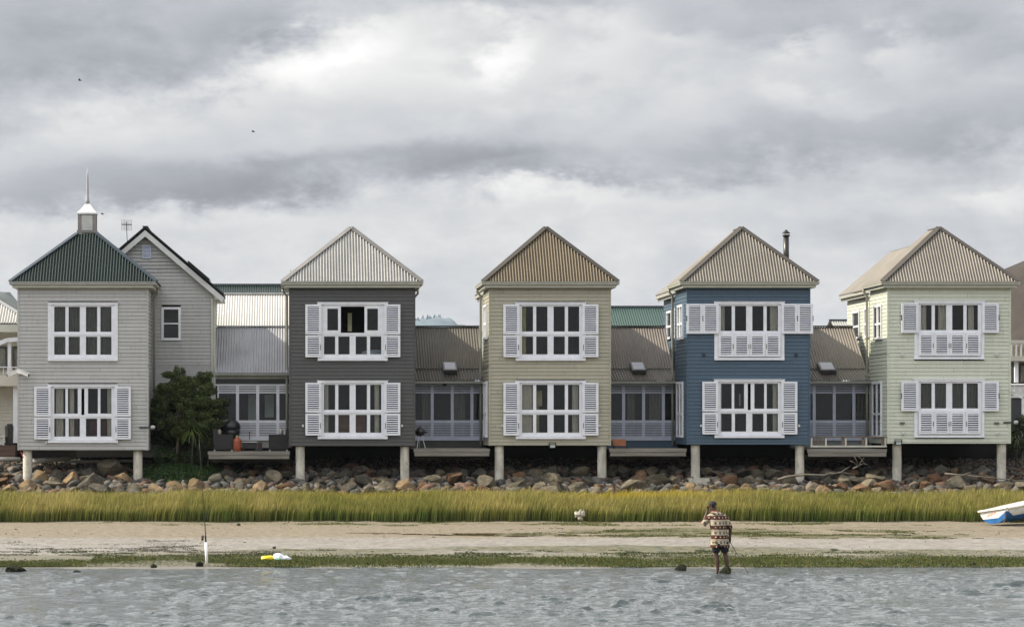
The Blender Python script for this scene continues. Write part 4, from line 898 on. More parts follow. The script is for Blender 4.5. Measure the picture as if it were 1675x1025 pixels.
# ------------------------------------------------------------------ deck furniture
dz_ = PZ(738)
WICK = mat('black_wicker', (.018, .016, .015), .7, .3, 20, .004, 60)
def chair(px0, px1, back_right, label):
    D = 100.9; a, b = PX(px0, D), PX(px1, D); r_ = thing('wicker_armchair', ((a+b)/2, D, dz_), label, 'armchair', 'black wicker armchairs on the deck')
    g = MB(); g.box(a, b, D, D+.12, dz_+.06, dz_+.62); g.build('arm', WICK, r_); g = MB(); g.box(a, b, D+.68, D+.80, dz_+.06, dz_+.62); g.build('arm', WICK, r_)
    g = MB(); g.box(a+.01, b-.01, D+.12, D+.68, dz_+.06, dz_+.36); g.build('seat', WICK, r_)
    g = MB(); q = b-.14 if back_right else a; g.bar((q+.07, D+.4, dz_+.3), (q+.07+(.09 if back_right else -.02), D+.4, dz_+.82), .78, .15, (1, 0, 0)); g.build('backrest', WICK, r_)
    g = MB(); q = b-.26 if back_right else a+.2; g.lathe((q, D+.4, dz_+.56), [(.06, 0), (.13, .06), (.13, .20), (.05, .27)], 10, .6, 1.6); grp(g, 'cushion', mat('beige_cushion', (.4, .36, .3), .9), (q, D+.4, dz_+.56), f'beige cushion leaning in the {"right" if back_right else "left"} black wicker armchair', 'cushion', 'cushions on the armchairs', True)
    for q in (a+.04, b-.04): g = MB(); g.box(q-.03, q+.03, D+.02, D+.08, dz_, dz_+.059); g.build('leg', mat('pale_feet', (.5, .5, .5), .5), r_)
chair(349, 381, False, 'black wicker armchair on the deck beside the covered barbecue')
chair(439.5, 471, True, 'black wicker armchair on the deck against the charcoal house')
bq = thing('kettle_barbecue', (PX(379, 101.8), 101.8, dz_), 'large black domed barbecue behind the orange gas bottle', 'barbecue')
xx = PX(379, 101.8); g = MB(); g.lathe((xx, 101.8, dz_+.78), [(.30, 0), (.33, .10), (.30, .22), (.20, .33), (.06, .38), (.05, .42)], 20); g.build('lid', BLACK, bq, True)
g = MB(); g.lathe((xx, 101.8, dz_+.40), [(.16, 0), (.26, .12), (.30, .25), (.30, .375)], 20); g.build('bowl', BLACK, bq, True)
for q in (.5, 2.6, 4.7): g = MB(); g.tube([(xx+.2*math.cos(q), 101.8+.2*math.sin(q), dz_+.5), (xx+.32*math.cos(q), 101.8+.32*math.sin(q), dz_)], .02, 6); g.build('leg', BLACK, bq)
g = MB(); g.box(xx+.3, xx+.75, 101.65, 101.95, dz_+.70, dz_+.73); g.box(xx-.62, xx-.3, 101.65, 101.95, dz_+.70, dz_+.73); g.bar((xx+.66, 101.7, dz_+.7), (xx+.66, 101.7, dz_+.42), .03, .03); g.build('side_shelf', BLACK, bq)
gx_ = PX(388, 100.6); gb = thing('gas_bottle', (gx_, 100.6, dz_), 'orange gas bottle at the front of the deck', 'gas bottle')
g = MB(); g.lathe((gx_, 100.6, dz_), [(.12, 0), (.125, .03), (.135, .06), (.145, .10), (.145, .38), (.12, .46), (.05, .50), (.04, .52)], 18); g.build('cylinder', mat('orange_enamel', (.27, .055, .018), .4, .2, 5, stain=(.25, .06, .02), stain_amt=.4), gb, True)
g = MB(); g.lathe((gx_, 100.6, dz_+.5), [(.03, 0), (.03, .06), (.045, .065), (.045, .08)], 8)
for q in (0, 2.1, 4.2): g.bar((gx_+.09*math.cos(q), 100.6+.09*math.sin(q), dz_+.44), (gx_+.09*math.cos(q), 100.6+.09*math.sin(q), dz_+.56), .03, .012)
g.build('valve', mat('brass', (.5, .4, .2), .4), gb)
tb = thing('coffee_table', (PX(407, 100.8), 100.8, dz_), 'low black table with pale top on the deck between the armchairs', 'table')
a, b = PX(396, 100.8), PX(421, 100.8); g = MB(); g.box(a, b, 100.6, 101.2, dz_+.33, dz_+.355); g.build('top', mat('pale_table_top', (.5, .5, .47), .5), tb)
g = MB(); g.box(a+.01, b-.01, 100.62, 101.18, dz_+.10, dz_+.329); g.box(a+.01, a+.08, 100.62, 100.69, dz_, dz_+.1); g.box(b-.08, b-.01, 100.62, 100.69, dz_, dz_+.1); g.build('base', WICK, tb)
g = MB(); a, b = PX(422, 100.8), PX(429, 100.8); g.box(a, b, 100.65, 100.9, dz_, dz_+.32); g.cur = 1; g.box(a-.02, a-.001, 100.64, 100.92, dz_+.05, dz_+.33); grp(g, 'cool_box', [BLACK, mat('red_panel', (.3, .03, .02), .5)], (a, 100.8, dz_), 'small black box with a red edge beside the low table on the deck', 'box')
# small grill on deck two
d2 = PZ(733.3); D = 100.6; xx = PX(687, D); kg = thing('kettle_grill', (xx, D, d2), 'small black kettle grill on splayed metal legs beside the charcoal house', 'barbecue')
g = MB(); g.lathe((xx, D, d2+.44), [(.06, 0), (.16, .06), (.19, .16), (.19, .18), (.16, .25), (.06, .31), (.03, .36)], 16); g.build('bowl', BLACK, kg, True); g = MB(); g.bar((xx+.16, D, d2+.58), (xx+.27, D, d2+.6), .03, .03); g.build('handle', BLACK, kg)
for q in (-2.0, -.9, 1.6): g = MB(); g.tube([(xx+.10*math.cos(q), D+.1*math.sin(q), d2+.48), (xx+.30*math.cos(q), D+.26*math.sin(q), d2)], .012, 6); g.build('leg', mat('bare_metal', (.55, .55, .55), .3, metal=.7), kg)
# orange bench
a, b = PX(1003, 100.6), PX(1025, 100.6); bn = thing('low_bench', ((a+b)/2, 100.6, d2), 'low orange brown bench on the deck beside the olive beige house', 'bench')
g = MB(); g.add([(a, 100.45, d2+.10), (b-.04, 100.45, d2+.10), (b-.02, 100.75, d2+.34), (a-.03, 100.75, d2+.34), (a, 100.48, d2+.08), (b-.04, 100.48, d2+.08), (b-.02, 100.78, d2+.32), (a-.03, 100.78, d2+.32)], [(0,1,2,3), (7,6,5,4), (0,4,5,1), (1,5,6,2), (2,6,7,3), (3,7,4,0)]); g.build('backrest', mat('orange_timber', (.26, .09, .035), .6, .2, 6), bn)
for q in (a+.03, b+.02): g = MB(); g.bar((q, 100.5, d2), (q-.04, 100.6, d2+.16), .03, .03); g.build('leg', BLACK, bn)

# pipes and rope under the pale grey house
g = MB(); g.tube([(PX(-60, 102.8), 102.8, PZ(751, 102.8)), (PX(33, 102.8), 102.8, PZ(751, 102.8))], .085, 12); grp(g, 'drain_pipe', mat('pipe_grey', (.33, .32, .29), .6), (PX(0, 102.8), 102.8, PZ(751, 102.8)), 'thick grey pipe below the brown terrace at the left edge', 'pipe', None, True)
g = MB(); g.tube([(PX(54, 101.6), 101.6, PZ(754, 101.6)), (PX(112, 101.9), 101.9, PZ(749.5, 101.9))], .09, 12); grp(g, 'drain_pipe', mat('pipe_grey', (.33, .32, .29), .6), (PX(80, 101.6), 101.6, PZ(754, 101.6)), 'thick grey pipe running right from the left pile of the pale grey house', 'pipe', None, True)
g = MB(); g.tube([(PX(106, 102.2), 102.2, PZ(755, 102.2)), (PX(220, 102.2), 102.2, PZ(753, 102.2))], .055, 10); grp(g, 'drain_pipe', mat('pipe_grey', (.33, .32, .29), .6), (PX(160, 102.2), 102.2, PZ(755, 102.2)), 'thinner grey pipe reaching the right pile of the pale grey house', 'pipe', None, True)
g = MB(); g.tube([(PX(33.5, 99.98), 99.98, PZ(738)), (PX(36, 99.98), 99.98, PZ(743)), (PX(39.5, 99.98), 99.98, PZ(749))], .012, 6); grp(g, 'rope', mat('orange_rope', (.7, .12, .05), .7), (PX(36), 99.98, PZ(749)), 'short orange rope hanging by the left pile of the pale grey house', 'rope')
#PART3
# ------------------------------------------------------------------ boulders of the sea bank
def rockmat(name, c1, c2, c3):
    m_ = bpy.data.materials.new(name); m_.use_nodes = True; T = NT(m_.node_tree); b = T.n['Principled BSDF']
    g = T.node('ShaderNodeTexCoord').outputs['Object']; oi = T.node('ShaderNodeObjectInfo').outputs['Random']
    gv = T.node('ShaderNodeVectorMath', operation='ADD'); T.l.new(g, gv.inputs[0]); T.l.new(T.comb(T.m('MULTIPLY', oi, 37), oi, 3), gv.inputs[1]); gv = gv.outputs[0]
    f = T.noise(gv, 2.2, 7, .65, .6); f2 = T.noise(gv, 9, 7, .7, .3); f3 = T.noise(gv, 5, 6, .65, 1.0)
    c = T.mix(T.ss(f, .35, .65), c1, c2); c = T.mix(T.m('MULTIPLY', T.ss(f3, .55, .68), .8), c, c3)
    v = T.m('MULTIPLY', T.m('ADD', .55, T.m('MULTIPLY', f2, .8)), T.m('ADD', .70, T.m('MULTIPLY', oi, .55)))
    c = T.mix(1.0, c, T.comb(T.m('MULTIPLY', v, 1.02), T.m('MULTIPLY', v, .95), T.m('MULTIPLY', v, .84)), 'MULTIPLY'); T.put(b.inputs['Base Color'], c); b.inputs['Roughness'].default_value = .9
    b.inputs['Specular IOR Level'].default_value = .25
    T.l.new(T.bump(T.m('ADD', f2, T.m('MULTIPLY', f3, .8)), 1.0, .09), b.inputs['Normal']); return m_
RK = {'grey': rockmat('grey_rock', (.105, .098, .078), (.185, .17, .13), (.09, .07, .045)),
      'tan': rockmat('tan_rock', (.27, .205, .125), (.17, .14, .095), (.30, .155, .06)),
      'rust': rockmat('rust_rock', (.125, .068, .038), (.17, .12, .08), (.08, .05, .035)),
      'dark': rockmat('dark_rock', (.055, .055, .05), (.10, .095, .08), (.16, .12, .07))}
def rock_me(seed, cuts=14):
    rd = random.Random(seed); bm = bmesh.new(); bmesh.ops.create_icosphere(bm, subdivisions=3, radius=.5)
    for v in bm.verts: v.co += v.co.normalized()*.07*mnoise.noise(v.co*2.5+Vector((seed*3.1, 0, 0)))
    for k in range(cuts):
        n_ = Vector((rd.gauss(0, 1), rd.gauss(0, 1), rd.gauss(0, 1))).normalized(); dd = .21+.16*rd.random()
        for v in bm.verts:
            t = v.co.dot(n_)-dd
            if t > 0: v.co -= n_*t*.96
    for v in bm.verts: v.co += v.co.normalized()*.022*mnoise.noise(v.co*8+Vector((seed, 5, 0)))
    vs = [v.co.copy() for v in bm.verts]; fs = [[v.index for v in f.verts] for f in bm.faces]; bm.free(); return vs, fs
PRO = {}
for ci, cn in enumerate(RK):
    PRO[cn] = []
    for k in range(6):
        vs, fs = rock_me(ci*10+k+1); me = bpy.data.meshes.new('boulder'); me.from_pydata(vs, [], fs); me.materials.append(RK[cn]); me.update(); PRO[cn].append(me)
towersx = [('pale grey house', a1, b1), ('charcoal house', a2, b2), ('olive beige house', a3, b3), ('blue house', a4, b4), ('pale green house', a5, b5)]
SHORT = {'pale grey house': 'grey', 'charcoal house': 'charcoal', 'olive beige house': 'olive', 'blue house': 'blue', 'pale green house': 'green'}
def whereabouts(x):
    for nm, l, r in towersx:
        if l <= x <= r:
            t = (x-l)/(r-l); return ('below the left part of the ' if t < .34 else 'below the middle of the ' if t < .67 else 'below the right part of the ')+SHORT[nm]+' house'
    if x < a1: return 'left of the pale grey house'
    if x > b5: return 'right of the green house'
    for (n1_, _, r), (n2_, l, _) in zip(towersx[:-1], towersx[1:]):
        if r < x < l:
            t = (x-r)/(l-r); p, q = SHORT[n1_], SHORT[n2_]; return f'between {p} and {q} houses, nearer {p if t < .5 else q}'
CN = {'grey': ['grey', 'ash grey'], 'tan': ['tan', 'ochre'], 'rust': ['rust brown', 'reddish brown'], 'dark': ['dark', 'charcoal']}
rr = random.Random(11); cnt = 0
def put_rock(x, y, z, sx, sy, sz, cn, row, lab=None, tilt=.35, group='boulders of the sea bank', name='boulder'):
    global cnt
    me = rr.choice(PRO[cn]); o = bpy.data.objects.new(name, me); C.objects.link(o); o.location = (x, y, z)
    o.rotation_euler = (rr.uniform(-tilt, tilt), rr.uniform(-tilt, tilt), rr.uniform(0, 6.28)); o.scale = (sx, sy, sz)
    sz_ = 'large' if sx > .95 else 'small' if sx < .55 else 'medium'; sh = 'flat' if sz < .55*sx else 'blocky' if sz > .8*sx else 'rounded'
    tag(o, lab or f'{sz_} {sh} {cn if cn != "rust" else "rust brown"} boulder, {row} row, {whereabouts(x)}', 'boulder', group); cnt += 1; return o
rows = [(97.8, .66, 'front'), (98.7, .68, 'second'), (99.6, .66, 'third'), (100.5, .62, 'top')]
piles = [PX(p, 100.25) for p in (45, 225.5, 491, 662, 816.5, 984.5, 1137.5, 1308, 1467, 1638)]
for (yy, size, rn) in rows:
    x = -10.9+rr.random()*.5
    while x < 27.6:
        s = size*rr.uniform(.45, 1.25); 
        if rr.random() < .06: s *= 1.4
        if x > 18 and rn in ('fourth', 'fifth', 'top'): s *= .9
        if cnt >= 296: break
        left = x < -1; u = rr.random()
        cn = ('tan' if u < .42 else 'grey' if u < .72 else 'rust' if u < .83 else 'dark') if left else ('grey' if u < .46 else 'tan' if u < .62 else 'rust' if u < .80 else 'dark')
        if x > 19: cn = ('rust' if u < .32 else 'dark' if u < .55 else 'grey' if u < .85 else 'tan')
        if rn == 'top' and rr.random() < .4: cn = 'dark'
        y = yy+rr.uniform(-.25, .25); xc = x+s*.45; step = s*.86
        inmound = -4.9 < xc < -2.4 and rn in ('third', 'fourth', 'fifth', 'top')
        nearpile = any(abs(xc-p) < .17+s*.45 for p in piles) and rn in ('third', 'top')
        if not inmound and not nearpile:
            sz = s*rr.uniform(.42, .78); put_rock(xc, y, prof(y)+sz*.24+{'front': .02, 'second': .08, 'third': .16, 'top': .22}[rn], s*1.34, s*rr.uniform(.95, 1.25), sz*1.42, cn, rn)
        x += step
DUP = {}
for o in C.objects:
    if o.get('group') == 'boulders of the sea bank': DUP.setdefault(o['label'], []).append(o)
for l_, os_ in DUP.items():
    if len(os_) > 1:
        os_.sort(key=lambda q: q.location.x); wd = ['left one', 'right one'] if len(os_) == 2 else ['left one', 'middle one', 'right one'] if len(os_) == 3 else [f'{k_} from left' for k_ in ('first', 'second', 'third', 'fourth', 'fifth', 'sixth', 'seventh')]
        for o, w2_ in zip(os_, wd): o['label'] = l_.replace('the ', '')+', '+w2_
# two big rusty boulders and footing slabs
put_rock(PX(1406, 98.2), 98.2, 1.22, 1.35, 1.0, 1.05, 'rust', 'front', 'very large rusty boulder between the blue and pale green houses beside driftwood', .2)
put_rock(PX(1442, 98.6), 98.6, 1.30, .95, .9, .95, 'rust', 'front', 'squarish rusty boulder just left of the first pile of the pale green house', .2)
put_rock(PX(867, 97.6), 97.6, .98, 1.25, .8, .62, 'grey', 'front', 'long flat grey boulder below the left part of the olive beige house', .12)
put_rock(PX(952, 97.4), 97.4, .95, 1.2, .8, .85, 'grey', 'front', 'big pale grey wedge shaped boulder below the right part of the olive beige house', .3)
for i, (p, pb) in enumerate(zip((45, 225.5, 491, 662, 816.5, 984.5, 1137.5, 1308, 1467, 1638), (1.45, 1.45, 1.5, 1.5, 1.45, 1.5, 1.7, 1.8, 1.8, 1.85))):
    if i in (1, 2, 5, 6):
        g = MB(); xx = PX(p, 100); w_ = (.7, .5, .5, .45)[(1, 2, 5, 6).index(i)]; g.box(xx-.3, xx+w_, 99.6, 100.6, pb-.45, pb-.02)
        grp(g, 'concrete_footing', CONC, (xx, 100, pb-.45), f'rough concrete footing block under the {"right" if i in (1, 5) else "left"} pile of the {towersx[i//2][0]}', 'footing', 'footings under the piles')
# small rubble filling in: one uncountable mass
V = []; F = []; o_ = 0; ico = [rock_me(s_, 6) for s_ in (101,)]
bm = bmesh.new(); bmesh.ops.create_icosphere(bm, subdivisions=1, radius=.5); iv = np.array([v.co[:] for v in bm.verts]); if_ = np.array([[v.index for v in f.verts] for f in bm.faces]); bm.free()
N = 11000; y = 97.1+rng.random(N)**.85*7.0; x = -14+rng.random(N)*46; sz = .07+.34*rng.random(N)**2.3*(y < 101.9)+.06*rng.random(N)
z = np.array([prof(t) for t in y]); z = z+sz*.25+.10*(y < 101.5)*rng.random(N)
rx = rng.random((N, 3))-.5; q = iv[None]*(1+.85*(rng.random((N, len(iv), 1))-.5)); an = rng.random(N)*6.28
sc3 = np.stack([sz*(.8+.8*rng.random(N)), sz*(.8+.6*rng.random(N)), sz*(.5+.4*rng.random(N))], 1)[:, None]
q = q*sc3; ca, sa = np.cos(an)[:, None], np.sin(an)[:, None]; q = np.stack([q[..., 0]*ca-q[..., 1]*sa, q[..., 0]*sa+q[..., 1]*ca, q[..., 2]+q[..., 0]*rx[:, :1]], 2)
q = q + np.stack([x, y, z], 1)[:, None]
cl_ = np.array([(.12, .11, .095), (.09, .085, .075), (.15, .12, .085), (.12, .07, .045), (.05, .05, .045)])[rng.integers(0, 5, N)]*(.6+.7*rng.random((N, 1)))
m_ = bpy.data.materials.new('rubble_stone'); m_.use_nodes = True; T = NT(m_.node_tree); b = T.n['Principled BSDF']; b.inputs['Roughness'].default_value = .95
at = T.node('ShaderNodeAttribute', attribute_name='Col').outputs['Color']; f = T.noise(T.node('ShaderNodeNewGeometry').outputs['Position'], 14, 6, .7); v_ = T.m('ADD', .5, f)
T.put(b.inputs['Base Color'], T.mix(1.0, at, T.comb(v_, v_, v_), 'MULTIPLY'))
fa = (if_[None]+(np.arange(N)*len(iv))[:, None, None]).reshape(-1, 3)
tag(npmesh('rubble', q.reshape(-1, 3), [fa], m_, np.repeat(cl_, len(iv), 0)), 'small grey brown rubble packed between and above the boulders', 'rubble', None, 'stuff')
# driftwood
DW = mat('bleached_driftwood', (.13, .11, .088), .8, .3, 5, .004, 50, stain=(.10, .08, .06), stain_amt=.6)
def branch(pts, r0, r1, side, label):
    P_ = [Vector((PX(a, D), D, PZ(b_, D))) for a, b_, D in pts]; n_ = len(P_); g = MB(); g.tube(P_, [r0+(r1-r0)*i/(n_-1) for i in range(n_)], 7)
    for (i, dx_, dz__) in side: g.tube([P_[i], P_[i]+Vector((dx_*.5, -.05, dz__*.6)), P_[i]+Vector((dx_, -.02, dz__))], [r1*1.1, r1*.8, .008], 6)
    grp(g, 'driftwood', DW, P_[0], label, 'driftwood', 'driftwood caught on the boulders', True)
branch([(1272, 784, 97.3), (1290, 779, 97.2), (1318, 776, 97.1), (1348, 777, 97.2), (1376, 772, 97.2), (1398, 776, 97.2)], .05, .022, [(1, .5, .12), (3, .4, .15), (4, .3, .2)], 'long bleached driftwood log on the boulders right of the blue house')
branch([(1395, 766, 97.3), (1404, 762, 97.2), (1413, 757, 97.2)], .03, .012, [(1, -.3, .2), (1, .2, .3), (2, .2, -.1), (1, -.15, .35), (2, -.2, .25)], 'twiggy tangle of driftwood on top of the rusty boulder')
branch([(1545, 774, 97.2), (1575, 777, 97.1), (1610, 780, 97.1), (1650, 784, 97.1), (1690, 789, 97.1)], .032, .02, [(1, .3, .12), (3, .2, .15)], 'long pale driftwood pole below the pale green house')
# mooring post in the grass
g = MB(); q = PX(1004, 96.4); g.tube([(q, 96.4, .6), (q, 96.4, PZ(790.5, 96.4))], [.05, .055], 8); g.box(q-.08, q+.08, 96.33, 96.47, PZ(790.5, 96.4)-.04, PZ(790.5, 96.4)); grp(g, 'post', mat('rusty_post', (.10, .06, .04), .8, .3, 8), (q, 96.4, .6), 'short rusty post standing in the back of the marsh grass', 'post')

# ------------------------------------------------------------------ marsh grass
def smooth_noise(x, s, k): return np.sin(x*s+k)*.5+np.sin(x*s*2.3+k*2.1)*.3+np.sin(x*s*5.1+k*.7)*.2
N = 150000
x = -12.5+rng.random(N)*43; fy_ = 91.15-.55*np.clip((-7.5-x)/3, 0, 1.6)+.30*smooth_noise(x, .9, 1)+.20*smooth_noise(x, 4.3, 2)+.10*rng.normal(0, 1, N)
y = fy_+(97.4-fy_)*rng.random(N)**1.25
gz0 = np.array([prof(t) for t in y]); t = (y-fy_)/(97.4-fy_)
h = (.56+.10*smooth_noise(x, .7, 3)+.20*rng.random(N)+.07*smooth_noise(x+y*2, 2.3, 5)+.04*smooth_noise(x-y, 6.1, 8))*np.clip(.80+t*1.2, .80, 1)*(1-.22*np.clip((t-.55)/.45, 0, 1))
h *= np.where(rng.random(N) < .06, 1.18, 1)
ln = .06+.30*rng.random(N)+.05*smooth_noise(x, .5, 9); az = rng.normal(0, .9, N); lx, ly = np.cos(az)*ln, np.sin(az)*ln
w_ = (.005+.008*rng.random(N)); wa = rng.random(N)*3.14; wx_, wy_ = np.cos(wa)*w_+.004, np.sin(wa)*w_*.5
def P3(f, wf): return np.stack([x+lx*f**2*h, y+ly*f**2*h, gz0+h*f], 1), np.stack([wx_*wf, wy_*wf, 0*x], 1)
a, wa_ = P3(0, 1); b_, wb = P3(.5, 1); c_, wc = P3(1, 0)
V = np.stack([a-wa_, a+wa_, b_-wb, b_+wb, c_], 1)
hue = .5+.40*smooth_noise(x, .35, 4)+.25*smooth_noise(x, 1.7, 2)+.2*smooth_noise(x*1.1+y*1.6, .9, 1)+.25*(rng.random(N)-.5)
yel = np.clip(np.exp(-((x-12.7)/2.6)**2)*1.0*(t > .45)+.35*np.exp(-((x-3)/3)**2)*(t > .5), 0, 1)
dry = (rng.random(N) < .30)
def lerp(a_, b2, f): return a_+(b2-a_)*f[:, None]
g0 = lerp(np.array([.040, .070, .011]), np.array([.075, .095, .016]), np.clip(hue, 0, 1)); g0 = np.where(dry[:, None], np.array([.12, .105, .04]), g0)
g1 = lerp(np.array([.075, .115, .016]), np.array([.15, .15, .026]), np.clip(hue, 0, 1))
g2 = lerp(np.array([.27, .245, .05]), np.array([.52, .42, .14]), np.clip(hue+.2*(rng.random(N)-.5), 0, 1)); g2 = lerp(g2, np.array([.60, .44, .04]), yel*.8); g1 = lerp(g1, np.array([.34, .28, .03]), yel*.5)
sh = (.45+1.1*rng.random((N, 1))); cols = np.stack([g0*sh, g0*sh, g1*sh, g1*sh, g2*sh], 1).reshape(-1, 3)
base = (np.arange(N)*5)[:, None]
m_ = bpy.data.materials.new('marsh_grass_blade'); m_.use_nodes = True; T = NT(m_.node_tree); b = T.n['Principled BSDF']; b.inputs['Roughness'].default_value = .6; b.inputs['Specular IOR Level'].default_value = .25
T.l.new(T.node('ShaderNodeAttribute', attribute_name='Col').outputs['Color'], b.inputs['Base Color']); GRASSM = m_
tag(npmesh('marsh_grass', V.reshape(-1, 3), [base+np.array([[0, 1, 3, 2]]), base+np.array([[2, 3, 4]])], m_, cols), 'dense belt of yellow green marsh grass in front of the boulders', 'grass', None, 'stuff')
# low weed by the water and ground cover mound
def tufts(name, N, xf, yf, hf, wf, cf, label):
    x = xf(N); y = yf(N, x); z = np.array([prof(t) for t in y]); h = hf(N, x, y); a = rng.random(N)*6.28; l = rng.random(N)*.8*h
    w = wf(N); dx_, dy_ = np.cos(a)*w, np.sin(a)*w
    V = np.stack([np.stack([x-dx_, y-dy_, z], 1), np.stack([x+dx_, y+dy_, z], 1), np.stack([x+np.sin(a*3)*l, y-np.cos(a*3)*l, z+h], 1)], 1)
    c = cf(N, x, y); ii = (np.arange(N)*3)[:, None]+np.array([[0, 1, 2]])
    tag(npmesh(name, V.reshape(-1, 3), [ii], GRASSM, np.repeat(c, 3, 0)), label, 'weed', None, 'stuff')
def wy(N, x):
    c0 = np.where(x < -5, 70.6, 71.7)+.4*smooth_noise(x, .5, 6); wd = np.where(x < -5, 1.3, 2.2)*(1-.45*np.exp(-((x-5)/3)**2)); return np.clip(c0+rng.normal(0, .55, N)*wd, 69.7, 77)
tufts('sea_weed', 110000, lambda N: -9+rng.random(N)*30, wy, lambda N, x, y: .015+.035*rng.random(N), lambda N: .008+.014*rng.random(N),
      lambda N, x, y: np.array([.045, .066, .013])*(.4+1.1*rng.random((N, 1)))+np.array([.10, .06, .02])*(rng.random((N, 1)) < .25), 'dark green weed lying along the waterline')
def patchy(N, x0, x1, y0, y1, thr, sx, sy, k, xl=None):
    X = []; Y = []
    while len(X) < N:
        a_ = rng.random(4000)*(x1-x0)+x0; b2_ = rng.random(4000)*(y1-y0)+y0
        for p, q in zip(a_, b2_):
            e_ = max(abs((p-(x0+x1)/2)/(x1-x0)*2)**3, abs((q-(y0+y1)/2)/(y1-y0)*2)**2)*.45
            if mnoise.fractal(Vector((p*sx, q*sy, k)), .7, 2, 4)-e_ > thr: X.append(p); Y.append(q)
    return np.array(X[:N]), np.array(Y[:N])
for (n_, x0, x1, y0, y1, thr, kk, cl_2, lab) in [(26000, -9, 21, 70.2, 76.5, -.02, 3, (.05, .062, .016), 'patchy drifts of green weed above the waterline'), (7000, -9, 0, 72.5, 81, .10, 5, (.13, .12, .095), 'thin dark weed marks on the mud at the left'),
     (12000, 7, 21, 81.6, 87.2, .0, 9, (.075, .085, .02), 'green brown weed drifts on the tan sand behind the wading person'), (6000, 2, 9, 82.4, 84.6, .05, 12, (.08, .06, .025), 'brown weed strip along the edge of the tan sand'), (9000, -6, 21, 88.6, 91.3, .05, 15, (.11, .12, .035), 'sparse green growth at the foot of the marsh grass')]:
    hx_, hy_ = patchy(n_, x0, x1, y0, y1, thr, .45, .75, kk)
    tufts('sea_weed', n_, lambda N: hx_, lambda N, x: hy_, lambda N, x, y: .008+.022*rng.random(N), lambda N: .012+.02*rng.random(N), lambda N, x, y: np.array(cl_2)*(.35+1.2*rng.random((N, 1))), lab)
def mound_z(x, y): return prof(y)+.42*math.exp(-((x+3.6)/1.5)**2-((y-100.9)/1.2)**2)
N = 26000; x = -3.55+rng.normal(0, .95, N); y = 100.7+rng.normal(0, .75, N); x = np.clip(x, -6.2, -1.2); z = np.array([mound_z(p, q) for p, q in zip(x, y)])+rng.random(N)*.12
a = rng.random(N)*6.28; s_ = .018+.03*rng.random(N); up_ = rng.normal(0, 1, (N, 3)); u = np.stack([np.cos(a), np.sin(a), rng.normal(0, .4, N)], 1)*s_[:, None]; v = np.stack([-np.sin(a)*.4, np.cos(a)*.4, .8+0*a], 1)*s_[:, None]
c0 = np.stack([x, y, z], 1); V = np.stack([c0-u, c0+v*.2-v, c0+u, c0+v], 1)
cc = np.array([.018, .042, .009])*(.4+1.2*rng.random((N, 1)))+np.array([.05, .06, .0])*(rng.random((N, 1)) < .12)
tag(npmesh('ground_cover', V.reshape(-1, 3), [(np.arange(N)*4)[:, None]+np.array([[0, 1, 2, 3]])], GRASSM, np.repeat(cc, 4, 0)), 'green creeping ground cover on the bank right of the pale grey house', 'ground cover', None, 'stuff')

# ------------------------------------------------------------------ small tree and plants
LEAF = bpy.data.materials.new('leaf'); LEAF.use_nodes = True; T = NT(LEAF.node_tree); b = T.n['Principled BSDF']; b.inputs['Roughness'].default_value = .5; b.inputs['Specular IOR Level'].default_value = .3
T.l.new(T.node('ShaderNodeAttribute', attribute_name='Col').outputs['Color'], b.inputs['Base Color'])
BARK = mat('pale_bark', (.16, .13, .09), .9, .3, 8)
def leaves(name, clumps, per, size, col, parent, off=(0, 0, 0)):
    """clumps: (x,y,z,rx,ry,rz)"""
    P_ = []; Cc = []
    for cx_, cy_, cz_, rx_, ry_, rz_ in clumps:
        n_ = int(per*rx_*rz_/.09); v = rng.normal(0, 1, (n_, 3)); v /= np.linalg.norm(v, axis=1)[:, None]; r = rng.random(n_)**.45
        P_.append(np.array([cx_, cy_, cz_])+v*r[:, None]*np.array([rx_, ry_, rz_])); Cc.append(np.tile((.7+.6*rng.random()), (n_, 1)))
    P_ = np.concatenate(P_); Cc = np.concatenate(Cc); N = len(P_); a = rng.random(N)*6.28; e = rng.normal(0, .6, N); s_ = size*(.6+.8*rng.random(N))
    u = np.stack([np.cos(a)*np.cos(e), np.sin(a)*np.cos(e), np.sin(e)], 1)*s_[:, None]; w2 = rng.normal(0, 1, (N, 3)); v = np.cross(u, w2); v = v/np.linalg.norm(v, axis=1)[:, None]*s_[:, None]*.42
    V = np.stack([P_-u, P_-v, P_+u, P_+v], 1)-np.array(off)
    c = np.array(col)*Cc*(.55+.9*rng.random((N, 1)))+np.array([.05, .045, .0])*(rng.random((N, 1)) < .10)
    return npmesh(name, V.reshape(-1, 3), [(np.arange(N)*4)[:, None]+np.array([[0, 1, 2, 3]])], LEAF, np.repeat(c, 4, 0), parent=parent)
TY = 101.6; tx, tz = PX(291, TY), 2.0
tree = thing('broadleaf_tree', (tx, TY, tz), 'small dark leafy tree in the corner right of the pale grey house', 'tree')
rt = random.Random(5); def_p = []
tops = []
g = MB(); fork = Vector((PX(293, TY), TY, PZ(692, TY))); g.tube([(tx, TY, tz), (tx-.03, TY, tz+.6), fork], [.07, .055, .045], 8)
for (p, q, dy_) in [(262, 665, .1), (278, 640, -.2), (290, 615, 0), (303, 640, .3), (318, 655, -.2), (335, 635, .1), (352, 665, 0), (340, 690, -.2), (300, 668, -.4), (262, 690, .2), (325, 615, .2), (310, 628, -.1)]:
    e = Vector((PX(p, TY), TY+dy_, PZ(q, TY))); m1 = fork.lerp(e, .5)+Vector((rt.uniform(-.1, .1), rt.uniform(-.1, .1), .08)); g.tube([fork, m1, e], [.032, .022, .008], 6, False); tops.append(e)
g.build('trunk', BARK, tree, True)
cl = []
